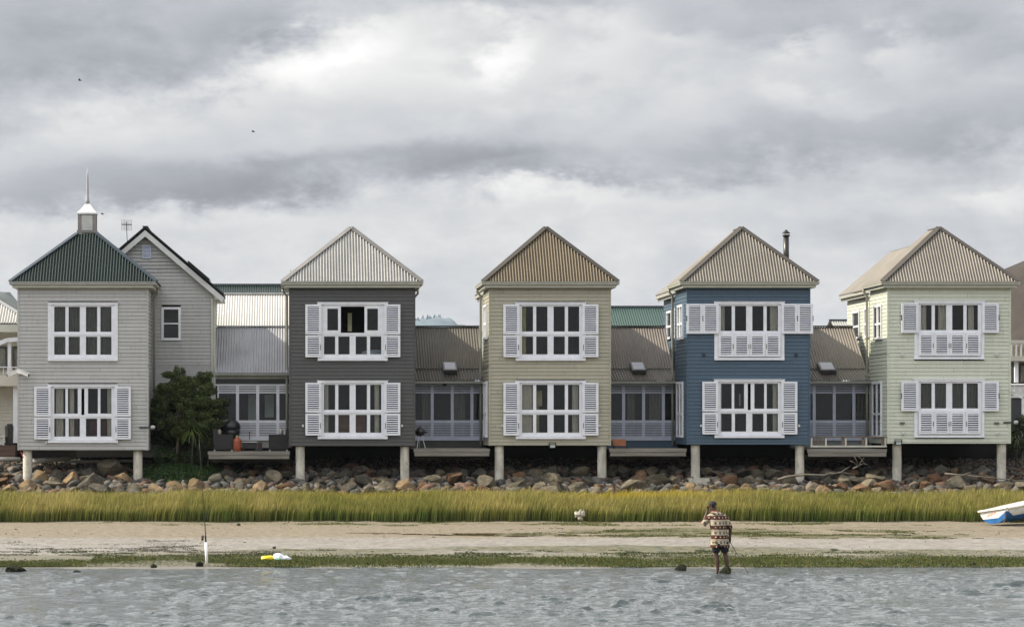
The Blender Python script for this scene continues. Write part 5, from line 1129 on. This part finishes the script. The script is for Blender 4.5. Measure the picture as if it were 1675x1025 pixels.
for e in tops:
    for k in range(5): cl.append((e.x+rt.uniform(-.36, .36), e.y+rt.uniform(-.3, .3), e.z+rt.uniform(-.22, .2), rt.uniform(.14, .30), .22, rt.uniform(.10, .22)))
for k in range(110):
    a_ = rt.uniform(0, 6.28); r_ = rt.random()**.6; p_ = 308+58*r_*math.cos(a_); q_ = 668-50*r_*math.sin(a_)
    cl.append((PX(p_, TY), TY+rt.uniform(-.5, .5), PZ(q_, TY), rt.uniform(.14, .30), .24, rt.uniform(.11, .24)))
cl += [(PX(289, TY), TY, PZ(606, TY), .12, .12, .2), (PX(287, TY), TY, PZ(618, TY), .2, .2, .2), (PX(328, TY), TY, PZ(613, TY), .16, .15, .15)]
leaves('crown', cl, 1150, .034, (.060, .084, .024), tree, (tx, TY, tz))
# dense dark shrub behind the tree, filling the corner
sx_ = thing('shrub', (PX(325, 102.4), 102.4, 2.1), 'dark dense shrub behind the small tree beside the deck', 'shrub')
cl = [(PX(p, 102.4), 102.4+rt.uniform(-.2, .2), PZ(q, 102.4), .32, .3, .28) for p, q in [(300, 700), (315, 685), (330, 695), (345, 700), (335, 715), (318, 715), (352, 715), (305, 725), (340, 735), (322, 738), (350, 680), (338, 672), (265, 712), (275, 700), (285, 720), (255, 690), (258, 672), (270, 730), (296, 742), (360, 700), (355, 725), (252, 715), (300, 655), (285, 668)]]
leaves('crown', cl, 900, .042, (.024, .034, .013), sx_, (PX(325, 102.4), 102.4, 2.1)); g = MB()
for p in (310, 325, 342): g.tube([(PX(325, 102.4), 102.4, 2.0), (PX(p, 102.4), 102.4, PZ(705, 102.4))], [.03, .015], 6)
g.build('stem', BARK, sx_)
sx_ = thing('shrub', (PX(262, 101.3), 101.3, 1.95), 'low green shrub at the foot of the pale grey house corner', 'shrub')
cl = [(PX(p, 101.3), 101.3+rt.uniform(-.2, .2), PZ(q, 101.3), .22, .2, .18) for p, q in [(256, 742), (266, 735), (276, 742), (284, 748), (262, 750)]]
leaves('crown', cl, 700, .034, (.03, .06, .016), sx_, (PX(262, 101.3), 101.3, 1.95)); g = MB(); g.tube([(PX(265, 101.3), 101.3, 1.85), (PX(266, 101.3), 101.3, PZ(740, 101.3))], [.03, .015], 6); g.build('stem', BARK, sx_)
def strappy(px_, D, zb, zt, n_, L, col, label):
    x0 = PX(px_, D); r_ = thing('strap_leaved_plant', (x0, D, zb), label, 'plant'); g = MB(); g.tube([(x0, D, zb), (x0+.02, D, zt)], [.035, .03], 7); g.build('trunk', mat('dark_trunk', (.04, .032, .024), .9), r_)
    V = []; F = []; Cc = []
    for i in range(n_):
        a = rng.random()*6.28; l = L*(.6+.6*rng.random()); el = .2+1.1*rng.random(); pts = []
        for k in range(5):
            t = k/4; r = l*(t*math.cos(el)+.15*t*t); z = zt+l*(t*math.sin(el)-t*t*(.75+.3*rng.random())); pts.append((x0+math.cos(a)*r, D+math.sin(a)*r, z))
        w = .022; px_w = (-math.sin(a)*w, math.cos(a)*w); o2 = len(V)
        for k, p in enumerate(pts): f = (1-.8*k/4); V += [(p[0]-px_w[0]*f, p[1]-px_w[1]*f, p[2]), (p[0]+px_w[0]*f, p[1]+px_w[1]*f, p[2])]
        for k in range(4): F.append((o2+2*k, o2+2*k+1, o2+2*k+3, o2+2*k+2))
        c = np.array(col)*(.5+rng.random()); Cc += [c]*10
    npmesh('leaf_rosette', np.array(V)-np.array([x0, D, zb]), [np.array(F)], LEAF, np.array(Cc), parent=r_)
sx_ = thing('shrub', (PX(345, 101.1), 101.1, 2.0), 'low dark shrub against the left end of the deck with armchairs', 'shrub')
cl = [(PX(p, 101.1), 101.1+rt.uniform(-.2, .2), PZ(q, 101.1), .26, .22, .22) for p, q in [(336, 700), (348, 712), (340, 728), (330, 742), (345, 742), (322, 748), (352, 695), (310, 750), (300, 745)]]
leaves('crown', cl, 900, .034, (.022, .032, .012), sx_, (PX(345, 101.1), 101.1, 2.0)); g = MB(); g.tube([(PX(340, 101.1), 101.1, 1.9), (PX(341, 101.1), 101.1, PZ(725, 101.1))], [.03, .015], 6); g.build('stem', BARK, sx_)
strappy(314, 100.9, 1.9, PZ(708, 100.9), 90, .75, (.07, .10, .02), 'bright green strap leaved plant under the small tree')
strappy(331, 101.2, 2.0, PZ(722, 101.2), 70, .7, (.03, .045, .012), 'dark strap leaved plant beside the deck end')
# plants right of the pale green house
strappy(1662, 102, 2.0, PZ(722, 102), 110, .8, (.05, .065, .02), 'strap leaved plant right of the pale green house')
sx_ = thing('shrub', (PX(1672, 103), 103, 2.1), 'dark shrub behind the right corner of the pale green house', 'shrub')
cl = [(PX(p, 103), 103+rt.uniform(-.2, .2), PZ(q, 103), .34, .3, .30) for p, q in [(1655, 712), (1665, 700), (1675, 690), (1685, 705), (1672, 722), (1660, 730), (1690, 725), (1700, 700)]]
leaves('crown', cl, 650, .04, (.032, .045, .015), sx_, (PX(1672, 103), 103, 2.1)); g = MB(); g.tube([(PX(1672, 103), 103, 2.0), (PX(1674, 103), 103, PZ(705, 103))], [.04, .015], 6); g.build('stem', BARK, sx_)

# ------------------------------------------------------------------ dinghy
bt = thing('dinghy', (PX(1642, 88.6), 88.6, prof(88.6)+.02), 'white and blue dinghy on the sand, cut off by the right edge', 'boat')
Lb, Bt = 3.3, 1.18; secs = []; NS = 15; NP = 15
def hb(t): return Bt/2*(1+.25*math.sin(t*2.2))*(1-max(0, (t-.35)/.65)**2.2)+.015
def zk(t): return .03+.34*max(0, (t-.45)/.55)**2.0
def zg(t): return .50+.16*t**1.5
def section(t):
    P_ = []
    for k in range(-7, 8):
        s_ = abs(k)/7; a = s_*math.pi/2; yy = hb(t)*math.sin(a)**.75; zz = zk(t)+(zg(t)-zk(t))*(1-math.cos(a))**(.85+.5*t) if s_ else zk(t); P_.append((math.copysign(yy, k) if k else 0, zz))
    return P_
def hullmat():
    m_ = bpy.data.materials.new('hull_paint'); m_.use_nodes = True; T = NT(m_.node_tree); b = T.n['Principled BSDF']; g = T.node('ShaderNodeTexCoord').outputs['Object']; x, y, z = T.sep(g)
    tt = T.m('ADD', T.m('MAXIMUM', x, 0), T.m('ABSOLUTE', T.m('ADD', y, .56)))
    zb = T.m('MAXIMUM', T.m('SUBTRACT', .47, T.m('MULTIPLY', tt, .62)), T.m('ADD', .22, T.m('MULTIPLY', x, .03)))
    f = T.noise(g, 6, 6, .7); k = T.ss(T.m('SUBTRACT', z, zb), -.004, .004)
    blue = T.mix(T.ss(f, .4, .65), (.010, .085, .24), (.02, .13, .33)); wh = T.mix(T.ss(f, .45, .7), (.66, .64, .58), (.50, .47, .40))
    T.put(b.inputs['Base Color'], T.mix(k, blue, wh)); b.inputs['Roughness'].default_value = .35; return m_
HM = hullmat(); vs = []; fs = []
for i in range(NS):
    t = i/(NS-1)
    for (yy, zz) in section(t): vs.append((t*Lb + (.10*(zz-.03) if i == 0 else 0) - (.0), yy, zz))
for i in range(NS-1):
    for k in range(NP-1): fs.append((i*NP+k, i*NP+k+1, (i+1)*NP+k+1, (i+1)*NP+k))
fs.append(tuple(range(NP))); me = bpy.data.meshes.new('hull'); me.from_pydata(vs, [], fs); me.materials.append(HM)
me.update(); hull = bpy.data.objects.new('hull', me); C.objects.link(hull); hull.parent = bt
for p_ in me.polygons: p_.use_smooth = len(p_.vertices) == 4
BW = mat('dinghy_white', (.70, .67, .58), .45, .1, 5, stain=(.3, .26, .18), stain_amt=.5, coords='o')
g = MB(); rim = [(t*Lb, -hb(t)-.015, zg(t)+.01) for t in np.linspace(0, 1, 12)] + [(t*Lb, hb(t)+.015, zg(t)+.01) for t in np.linspace(1, 0, 12)]
g.tube(rim + [rim[0]], .042, 8, False); child(g, 'gunwale', BW, bt, True)
g = MB()
V1 = [(t*Lb, s*(hb(t)-.02), zg(t)+.02) for t in np.linspace(0, .999, 12) for s in (-1, 1)]; g.add(V1, [(2*i, 2*i+2, 2*i+3, 2*i+1) for i in range(11)]); 
child(g, 'deck', BW, bt)
g = MB()
for k in range(9): q = .1+.2*k; g.lathe((q, -hb(q/Lb)*.6, zg(q/Lb)+.02), [(.012+.008*(k % 3), 0), (.008, .03)], 6)
child(g, 'droppings', mat('dark_droppings', (.05, .045, .04), .9, coords='o'), bt)
g = MB(); g.bar((-.01, -.50, .16), (.01, -.53, .42), .05, .03, (0, 1, 0)); g.bar((-.02, -.42, .06), (.0, -.49, .16), .05, .03, (0, 1, 0)); child(g, 'skeg', mat('skeg_brown', (.08, .055, .04), .7, coords='o'), bt)
# faint painted marks on the transom and side
RM = mat('red_marks', (.55, .12, .06), .6, coords='o'); BM = mat('blue_marks', (.12, .16, .35), .6, coords='o')
g = MB(); xx = lambda z: .10*(z-.03)-.006
for k, yy in enumerate((.30, .24, .17, .11, .04, -.03)):
    g2 = g; zc = .33+.012*k; g.bar((xx(zc-.05), yy, zc-.05), (xx(zc+.05), yy-.02*(k % 2), zc+.05), .018, .004, (1, 0, 0))
    if k % 2: g.bar((xx(zc), yy, zc), (xx(zc), yy-.04, zc+.02), .014, .004, (1, 0, 0))
child(g, 'lettering', RM, bt)
g = MB()
for k in range(7): q = 1.0+.07*k; t = q/Lb; g.bar((q, -hb(t)*.99-.006, .34), (q+.02*(k % 2), -hb(t)*.99-.016, .42), .016, .006, (0, 1, 0))
child(g, 'lettering', BM, bt)
bt.scale = (.92, .92, .92); bt.rotation_euler = (R(-7), R(-4.5), R(38)); bt.location = (PX(1644, 88.0)-.0, 88.0, prof(88.0)+.05)
# the local near corner (0,-.59) should sit at px 1643: shift
cv = Matrix.Rotation(R(38), 3, 'Z') @ Vector((0, -.54, 0)); bt.location.x = PX(1650, 88.4)-cv.x; bt.location.y = 88.4-cv.y

# ------------------------------------------------------------------ rod in its tube
xx, yy = PX(337.5, 70.7), 70.7; zb_ = .0; r_ = thing('rod_holder', (xx, yy, zb_), 'white plastic tube standing at the waterline holding the fishing rod', 'rod holder')
g = MB(); g.tube([(xx+.015, yy, -.05), (xx-.01, yy, .60)], .037, 14, True); g.build('tube', mat('white_plastic_tube', (.78, .78, .80), .35, .04), r_, True)
r_ = thing('fishing_rod', (xx, yy, .45), 'thin dark fishing rod standing upright in the white tube', 'fishing rod')
RODM = mat('rod_blank', (.02, .018, .016), .4, .1); P_ = [(xx-.005, yy, .4), (xx-.02, yy, .75), (xx-.035, yy, 1.05), (xx-.085, yy, 1.75), (xx-.13, yy, 2.5), (xx-.19, yy, 3.3)]
g = MB(); g.tube(P_, [.016, .015, .010, .008, .006, .003], 7); g.build('rod_blank', RODM, r_, True)
g = MB(); g.tube([(xx-.012, yy, .601), (xx-.026, yy, .86)], .021, 10); g.build('grip', BLACK, r_, True)
for z_, dx_ in ((1.1, .05), (1.5, .075), (2.0, .10), (2.5, .13), (3.0, .165)):
    g = MB(); n_ = 10; ring = [(xx-dx_-.02+.016*math.cos(k*.628), yy-.0, z_+.016*math.sin(k*.628)) for k in range(11)]; g.tube(ring, .003, 4, False); g.build('guide', RODM, r_)
g = MB(); g.tube([(xx-.02, yy, .74), (xx-.09, yy, .72)], .008, 6); g.lathe((xx-.10, yy, .64), [(.02, 0), (.035, .03), (.028, .07), (.035, .11), (.02, .14)], 12); g.tube([(xx-.10, yy, .64), (xx-.15, yy, .57), (xx-.18, yy, .565)], .007, 6); g.build('reel', mat('reel_dark', (.06, .04, .035), .4, .2), r_, True)
# bags
def blob(name, pts, m_, parent=None, seed=1, amp=.35, loc=None, label=None, cat=None, **k):
    bm = bmesh.new(); 
    vsA = []; fsA = []
    for (cx_, cy_, cz_, rx_, ry_, rz_) in pts:
        b2 = bmesh.new(); bmesh.ops.create_icosphere(b2, subdivisions=3, radius=1); o2 = len(vsA)
        for v in b2.verts:
            q = v.co*(1+amp*mnoise.noise(v.co*2.1+Vector((seed, cx_*9, 0)))+amp*.4*mnoise.noise(v.co*6+Vector((seed, 0, 3)))); vsA.append((cx_+q.x*rx_, cy_+q.y*ry_, cz_+max(q.z, -.6)*rz_))
        fsA += [tuple(v.index+o2 for v in f.verts) for f in b2.faces]; b2.free()
    g = MB(); g.v = vsA; g.f = fsA; g.mi = [0]*len(fsA); return g
D = 72.4; xx = PX(452, D); z_ = prof(D)
r_ = thing('plastic_bag', (xx, D, z_), 'crumpled yellow and white plastic bag lying on the weed by the water', 'bag')
blob('', [(xx-.20, D, z_+.045, .17, .14, .075), (xx-.33, D, z_+.04, .07, .09, .07)], None, seed=2).build('yellow_part', mat('yellow_plastic', (.80, .60, .02), .35, .06, 5), r_, True)
blob('', [(xx+.06, D, z_+.07, .15, .14, .11), (xx+.21, D, z_+.04, .17, .12, .07)], None, seed=4).build('white_part', mat('white_plastic', (.74, .78, .78), .4, .05, 5), r_, True)
blob('', [(xx+.05, D-.12, z_+.02, .06, .03, .03)], None, seed=5).build('green_print', mat('green_plastic', (.12, .42, .26), .4), r_, True)
D = 90.7; xx = PX(949, D); z_ = prof(D)
g = blob('', [(xx-.05, D, z_+.24, .12, .08, .10), (xx+.07, D+.02, z_+.26, .09, .08, .10), (xx+.02, D+.03, z_+.36, .045, .04, .06), (xx-.01, D-.04, z_+.12, .07, .06, .06)], None, seed=6, amp=1.0)
grp(g, 'rag', mat('white_rag', (.38, .35, .28), .8, .3, 14, stain=(.15, .10, .07), stain_amt=.9), (xx, D, z_), 'crumpled off white rag caught in the front edge of the marsh grass', 'rag', None, True)
# clods, stones on the flat and rocks in the shallows
def stone(px_, D, w, h, cn, label, name='stone', sink=.1):
    x = PX(px_, D); z = max(prof(D), -.03 if D < 70 else -9); o = put_rock(x, D, z+h*(.5-sink)-.02, w, w*.8, h*1.3, cn, '', label, .12, 'stones on the shore and in the shallows', name); o['category'] = 'stone'
WEEDY = rockmat('weedy_rock', (.018, .022, .012), (.035, .045, .02), (.05, .04, .02)); PRO['weedy'] = []
for k in range(3):
    vs, fs = rock_me(70+k, 5); me = bpy.data.meshes.new('stone'); me.from_pydata([v+v.normalized()*.10*mnoise.noise(v*9) for v in vs], [], fs); me.materials.append(WEEDY); me.update(); PRO['weedy'].append(me)
for (p, D, w, h, cn, lab) in [
    (1114, 68.4, .42, .20, 'weedy', 'dark weed covered rock in the shallows left of the wading person'),
    (1187, 67.0, .34, .22, 'weedy', 'dark wet rock under the feet of the wading person'),
    (27, 67.8, .55, .19, 'weedy', 'ragged weed covered rock in the shallows at the far left'),
    (125, 67.6, .22, .10, 'weedy', 'small dark rock in the shallows below the pale grey house'),
    (221, 68.3, .38, .05, 'weedy', 'flat dark rock just breaking the water left of the round one'),
    (251, 69.3, .20, .16, 'weedy', 'round dark rock at the waterline left of the fishing rod'),
    (328, 69.6, .30, .18, 'weedy', 'mossy mound at the waterline beside the white tube'),
    (111, 71.8, .14, .06, 'weedy', 'small dark clod at the upper edge of the weed on the left'),
    (391, 89.0, .24, .10, 'dark', 'dark clod on the tan sand near the grass, right of the rod'),
    (400, 79.8, .17, .06, 'dark', 'flat dark clod on the mud right of the fishing rod'),
    (449, 77.2, .17, .11, 'dark', 'pointed dark stone on the mud above the plastic bag'),
    (458, 74.2, .12, .05, 'dark', 'small dark clod just above the plastic bag'),
    (26, 86.6, .16, .06, 'dark', 'dark clod on the tan sand at the far left'),
    (1015, 79.2, .10, .05, 'dark', 'tiny dark stone on the mud left of the wading person'),
    (1365, 76.6, .26, .07, 'dark', 'flat dark clod of weed on the mud right of the wading person'),
    (1589, 70.6, .28, .08, 'weedy', 'dark clod at the waterline near the right edge'),
    (1004, 86.8, .13, .05, 'dark', 'small dark clod on the sand below the rusty post'),
    (1146, 91.0, .30, .08, 'rust', 'reddish clod at the foot of the grass left of the wading person'),
    (965, 83.4, .14, .05, 'rust', 'small brown clod at the edge of the tan sand')]:
    stone(p, D, w, h, cn, lab)
# many little crumbs on the flats
N = 1500; x = -10+rng.random(N)*34; y = 70.5+rng.random(N)*20; z = np.array([prof(t) for t in y]); s_ = .010+.028*rng.random(N)**3
q = iv[None]*s_[:, None, None]*np.array([1.8, 1.2, .8])*(1+.5*(rng.random((N, len(iv), 1))-.5))+np.stack([x, y, z], 1)[:, None]
cc = np.array([(.05, .04, .03), (.10, .07, .04), (.3, .28, .24), (.05, .06, .02)])[rng.integers(0, 4, N)]
tag(npmesh('shell_litter', q.reshape(-1, 3), [(if_[None]+(np.arange(N)*len(iv))[:, None, None]).reshape(-1, 3)], bpy.data.materials['rubble_stone'], np.repeat(cc, len(iv), 0)), 'tiny stones and shells scattered over the flats', 'litter', None, 'stuff')

# ------------------------------------------------------------------ birds
for (p, q, s_, lab) in [(131, 132, 1.0, 'distant bird high at the left of the sky'), (414.5, 216, .9, 'distant bird near the middle left of the sky'), (168, 350.5, .8, 'distant bird just right of the white cupola')]:
    D = 160; x, z = PX(p, D), PZ(q, D); r_ = thing('bird', (x, D, z), lab, 'bird', 'distant birds'); g = MB(); g.tube([(x-.10*s_, D, z), (x, D, z+.01), (x+.12*s_, D, z+.02)], [.01, .03, .008], 6)
    g.add([(x-.03, D-.02, z), (x+.05, D-.02, z+.01), (x-.02, D-.17, z+.10*s_), (x-.10, D-.33*s_, z+.03)], [(0, 1, 2, 3)]); g.add([(x-.03, D+.02, z), (x+.05, D+.02, z+.01), (x-.02, D+.17, z+.10*s_), (x-.10, D+.33*s_, z+.03)], [(0, 1, 2, 3)]); g.build('body', mat('bird_dark', (.05, .05, .055), .8), r_)

# ------------------------------------------------------------------ the wading person
def skin_mesh(name, verts, edges, m_, parent, sub=2, root=0):
    """verts: (x,y,z,rx,ry)"""
    me = bpy.data.meshes.new(name); me.from_pydata([v[:3] for v in verts], edges, []); o = bpy.data.objects.new(name, me); C.objects.link(o)
    sk = o.modifiers.new('s', 'SKIN'); sk.use_smooth_shade = True
    for i, v in enumerate(verts): me.skin_vertices[0].data[i].radius = (v[3], v[4]); me.skin_vertices[0].data[i].use_root = (i == root)
    sb = o.modifiers.new('b', 'SUBSURF'); sb.levels = sub; sb.render_levels = sub
    dg = bpy.context.evaluated_depsgraph_get(); ev = o.evaluated_get(dg); nm = bpy.data.meshes.new_from_object(ev); o.modifiers.clear(); old = o.data; o.data = nm; nm.name = name; bpy.data.meshes.remove(old)
    nm.materials.clear(); nm.materials.append(m_)
    for p in nm.polygons: p.use_smooth = True
    o.parent = parent; return o
PD = 67.0; person = thing('person', (PX(1181, PD), PD, -.02), 'person wading in patterned hooded shirt and dark shorts, hand to face, holding a stick', 'person')
SK = mat('skin', (.065, .031, .018), .55, .12, 9, coords='o')
B = []; E = []
def bv(x, y, z, rx, ry, p=None):
    B.append((x, y, z, rx, ry)); i = len(B)-1
    if p is not None: E.append((p, i))
    return i
pel = bv(-.05, 0, .90, .12, .11)
w1 = bv(-.07, 0, 1.08, .11, .11, pel); ch = bv(-.10, .02, 1.30, .11, .11, w1); nb_ = bv(-.13, .04, 1.44, .075, .075, ch); nk = bv(-.175, .07, 1.535, .055, .055, nb_)
hd0 = bv(-.205, .09, 1.60, .07, .085, nk); hd1 = bv(-.215, .095, 1.675, .078, .095, hd0); hd2 = bv(-.21, .09, 1.725, .06, .075, hd1)
jaw = bv(-.265, .15, 1.60, .035, .035, hd0); nose = bv(-.300, .155, 1.645, .012, .012, hd1)
# left leg, right leg
hl = bv(-.14, 0, .84, .095, .095, pel); kl = bv(-.145, .01, .46, .060, .060, hl); cl1 = bv(-.115, -.015, .32, .058, .060, kl); al = bv(-.10, 0, .08, .033, .035, cl1); fl = bv(-.11, .02, .03, .035, .03, al); tl = bv(-.17, .13, .02, .035, .02, fl)
hr = bv(.04, 0, .84, .095, .095, pel); kr = bv(.085, .01, .46, .060, .060, hr); cr1 = bv(.11, -.015, .32, .058, .060, kr); ar = bv(.145, 0, .08, .033, .035, cr1); fr_ = bv(.15, .02, .03, .035, .03, ar); tr_ = bv(.13, .14, .02, .035, .02, fr_)
# left arm raised to the face
sl_ = bv(-.27, .02, 1.42, .060, .060, nb_); el_ = bv(-.43, .03, 1.235, .045, .045, sl_); fm = bv(-.40, .10, 1.36, .040, .040, el_); wl = bv(-.345, .15, 1.50, .027, .027, fm); pl_ = bv(-.325, .165, 1.56, .032, .020, wl)
for k, (dx_, dz__) in enumerate([(-.028, .050), (-.008, .062), (.012, .060), (.030, .048)]):
    f1 = bv(-.325+dx_*.7, .175, 1.56+dz__*.75, .0095, .0095, pl_); f2 = bv(-.315+dx_*.75, .165, 1.56+dz__*1.35, .0085, .0085, f1)
th_ = bv(-.290, .16, 1.57, .011, .011, pl_)
# right arm hanging
sr_ = bv(.08, .02, 1.41, .062, .062, nb_); er_ = bv(.195, .0, 1.16, .046, .048, sr_); fmr = bv(.205, .01, 1.04, .042, .044, er_); wr = bv(.195, .03, .895, .027, .03, fmr); pr = bv(.205, .04, .825, .024, .038, wr)
for k, dy_ in enumerate([-.028, -.009, .011, .030]):
    f1 = bv(.212, .04+dy_, .775, .0095, .0095, pr); f2 = bv(.190, .04+dy_*.9, .748-.004*k, .0085, .0085, f1)
th_ = bv(.185, .07, .79, .011, .011, pr); th2 = bv(.182, .06, .76, .009, .009, th_)
body = skin_mesh('body', B, E, SK, person)
# patterned shirt
def shirtmat():
    m_ = bpy.data.materials.new('patterned_cloth'); m_.use_nodes = True; T = NT(m_.node_tree); b = T.n['Principled BSDF']; g = T.node('ShaderNodeTexCoord').outputs['Object']; x, y, z = T.sep(g)
    zz = T.m('ADD', z, T.m('MULTIPLY', T.m('SUBTRACT', T.noise(g, 5, 3), .5), .03))
    # arm cloth uses height too; period .27 m
    u = T.m('FRACT', T.m('DIVIDE', T.m('SUBTRACT', zz, .60), .235))
    def band(a, b_): return T.m('MULTIPLY', T.m('GREATER_THAN', u, a), T.m('LESS_THAN', u, b_))
    xf = T.m('FRACT', T.m('MULTIPLY', T.m('ADD', x, T.m('MULTIPLY', y, .6)), 10.0)); xm = T.m('ABSOLUTE', T.m('SUBTRACT', xf, .5))
    cream = (.42, .345, .25); c = T.mix(band(.08, .48), cream, (.075, .026, .018)); c = T.mix(T.m('MULTIPLY', band(.24, .35), T.m('LESS_THAN', xm, .14)), c, (.60, .48, .34))
    c = T.mix(band(.42, .46), c, (.05, .04, .035)); c = T.mix(band(.13, .17), c, (.05, .04, .035)); c = T.mix(band(.50, .54), c, (.28, .26, .20))
    mot = T.m('LESS_THAN', T.m('ADD', T.m('MULTIPLY', xm, 1.0), T.m('ABSOLUTE', T.m('SUBTRACT', u, .74))), .27); mot2 = T.m('GREATER_THAN', T.m('ADD', xm, T.m('ABSOLUTE', T.m('SUBTRACT', u, .74))), .06)
    c = T.mix(T.m('MULTIPLY', T.m('MULTIPLY', mot, mot2), band(.60, .88)), c, (.075, .07, .06)); c = T.mix(band(.93, .97), c, (.20, .17, .13))
    T.put(b.inputs['Base Color'], c); b.inputs['Roughness'].default_value = .9; b.inputs['Specular IOR Level'].default_value = .1
    T.l.new(T.bump(T.noise(T.scalev(g, (1, 1, .5)), 9, 5, .6), 1.0, .05), b.inputs['Normal']); return m_
SMT = shirtmat()
def loft(g, rings, n=22, cap=True, wob=.0):
    vs = []; fs = []
    for i, (c_, ax_, bx_) in enumerate(rings):
        for k in range(n):
            t = 2*math.pi*k/n; f = 1+wob*mnoise.noise(Vector((math.cos(t)*2.2, math.sin(t)*2.2, c_[2]*3.5))); vs.append((c_[0]+ax_*f*math.cos(t), c_[1]+bx_*f*math.sin(t), c_[2]+(.02*math.sin(3*t) if i == 0 and wob else 0)))
    for i in range(len(rings)-1):
        for k in range(n): fs.append((i*n+k, i*n+(k+1) % n, (i+1)*n+(k+1) % n, (i+1)*n+k))
    if cap: fs.append(tuple(range((len(rings)-1)*n, len(rings)*n)))
    g.add(vs, fs)
g = MB()
loft(g, [((-.045, .0, .655), .232, .165), ((-.05, .0, .72), .226, .165), ((-.06, .0, .85), .212, .155), ((-.07, .0, 1.0), .200, .148), ((-.085, .005, 1.15), .202, .145), ((-.10, .01, 1.28), .210, .142), ((-.11, .02, 1.37), .200, .132), ((-.125, .03, 1.44), .160, .112), ((-.145, .04, 1.485), .125, .092), ((-.165, .055, 1.52), .078, .075)], 26, True, .13)
g.tube([(-.22, .025, 1.43), (-.30, .03, 1.37), (-.385, .03, 1.285), (-.455, .03, 1.20)], [.070, .080, .075, .072], 14)
g.tube([(.02, .025, 1.42), (.09, .02, 1.345), (.15, .01, 1.23), (.195, .0, 1.10)], [.070, .080, .075, .072], 14)
shirt = child(g, 'shirt', SMT, person, True)
RED = mat('hood_lining_red', (.25, .05, .03), .9, coords='o')
hood = skin_mesh('hood', [(-.24, .04, 1.475, .05, .045), (-.19, -.03, 1.47, .065, .055), (-.11, -.07, 1.445, .070, .055), (-.04, -.03, 1.455, .055, .05), (-.02, .03, 1.45, .04, .04)], [(0, 1), (1, 2), (2, 3), (3, 4)], SMT, person, 2, 2)
lining = skin_mesh('hood_lining', [(-.22, .03, 1.515, .03, .03), (-.165, -.01, 1.505, .04, .035), (-.10, -.02, 1.50, .035, .03)], [(0, 1), (1, 2)], RED, person, 1, 1)
NAVY = mat('navy_shorts_cloth', (.007, .008, .012), .85, .3, 9, coords='o')
skin_mesh('shorts', [(-.05, 0, .86, .175, .135), (-.135, 0, .74, .125, .125), (-.145, .0, .60, .108, .112), (-.145, .0, .50, .100, .105), (.035, 0, .74, .125, .125), (.065, .0, .60, .108, .112), (.08, .0, .50, .100, .105)], [(0, 1), (1, 2), (2, 3), (0, 4), (4, 5), (5, 6)], NAVY, person, 2, 0)
CAPM = mat('dark_cap_cloth', (.012, .010, .009), .8, .2, 9, coords='o'); g = MB(); hc = Vector((-.215, .095, 1.69))
vs = []; fs = []; n_ = 20
for i in range(7):
    a = i/6*math.pi/2; r = math.cos(a)**.7 if i < 6 else .02; 
    for k in range(n_): t = 2*math.pi*k/n_; vs.append((hc.x+.104*r*math.cos(t), hc.y+.118*r*math.sin(t), hc.z-.005+.090*math.sin(a)-.10*0))
for i in range(6):
    for k in range(n_): fs.append((i*n_+k, i*n_+(k+1) % n_, (i+1)*n_+(k+1) % n_, (i+1)*n_+k))
fs.append(tuple(range(6*n_, 7*n_))); g.add(vs, fs)
# brim towards the left and forward
dv = Vector((-.80, .55, -.28)).normalized(); sv = Vector((.55, .80, 0)).normalized(); vs = []
for i in range(5):
    for j in range(9):
        s_ = (j-4)/4; l = .075+.085*(i/4)*math.sqrt(max(0, 1-(s_*.95)**2)); vs.append(hc+dv*l+sv*s_*.078+Vector((0, 0, -.010-.012*s_*s_)))
m0 = len(vs); vs += [v+Vector((0, 0, -.008)) for v in vs[:m0]]; fs = []
for i in range(4):
    for j in range(8): q = i*9+j; fs += [(q, q+1, q+10, q+9), (m0+q+9, m0+q+10, m0+q+1, m0+q)]
for j in range(8): fs.append((36+j, 37+j, m0+37+j, m0+36+j))
g.add(vs, fs); child(g, 'cap', CAPM, person, True)
HAIR = mat('dark_hair', (.02, .014, .01), .8, coords='o'); skin_mesh('hair', [(-.20, .035, 1.62, .055, .045), (-.19, .03, 1.66, .07, .06)], [(0, 1)], HAIR, person, 1, 0)
g = MB()
for s_ in (-1, 1): c_ = hc+sv*s_*.088+Vector((0.01, -.005, -.045)); g.lathe(c_, [(.006, -.03), (.016, -.01), (.018, .015), (.008, .03)], 8)
child(g, 'ear', SK, person, True)
person.rotation_euler = (0, 0, R(0))
st = thing('walking_stick', (PX(1199, PD), PD, .78), 'thin dark stick held down into the water by the wading person', 'stick')
g = MB(); x0 = person.location.x; g.tube([(x0+.175, PD+.05, .86), (x0+.205, PD+.045, .755), (x0+.62, PD-.10, .0), (x0+.66, PD-.11, -.08)], [.009, .009, .008, .007], 7); g.build('shaft', mat('dark_stick', (.03, .022, .018), .5), st, True)
g = MB(); g.tube([(x0+.165, PD+.05, .885), (x0+.19, PD+.046, .79)], .014, 8); g.build('grip', BLACK, st, True)

# ------------------------------------------------------------------ air
g = MB(); g.box(-3300, 3300, -500, 3500, -4, 140); hz_ = g.build('haze', [], None); tag(hz_, None, None, None, 'stuff'); hz_['label'] = 'thin pale haze of distance over the estuary'
m_ = bpy.data.materials.new('haze_air'); m_.use_nodes = True; n_ = m_.node_tree.nodes; n_.clear(); o_ = n_.new('ShaderNodeOutputMaterial'); v_ = n_.new('ShaderNodeVolumePrincipled')
v_.inputs['Color'].default_value = (.80, .88, 1, 1); v_.inputs['Density'].default_value = .00005; v_.inputs['Anisotropy'].default_value = .3
m_.node_tree.links.new(v_.outputs[0], o_.inputs['Volume']); hz_.data.materials.append(m_)
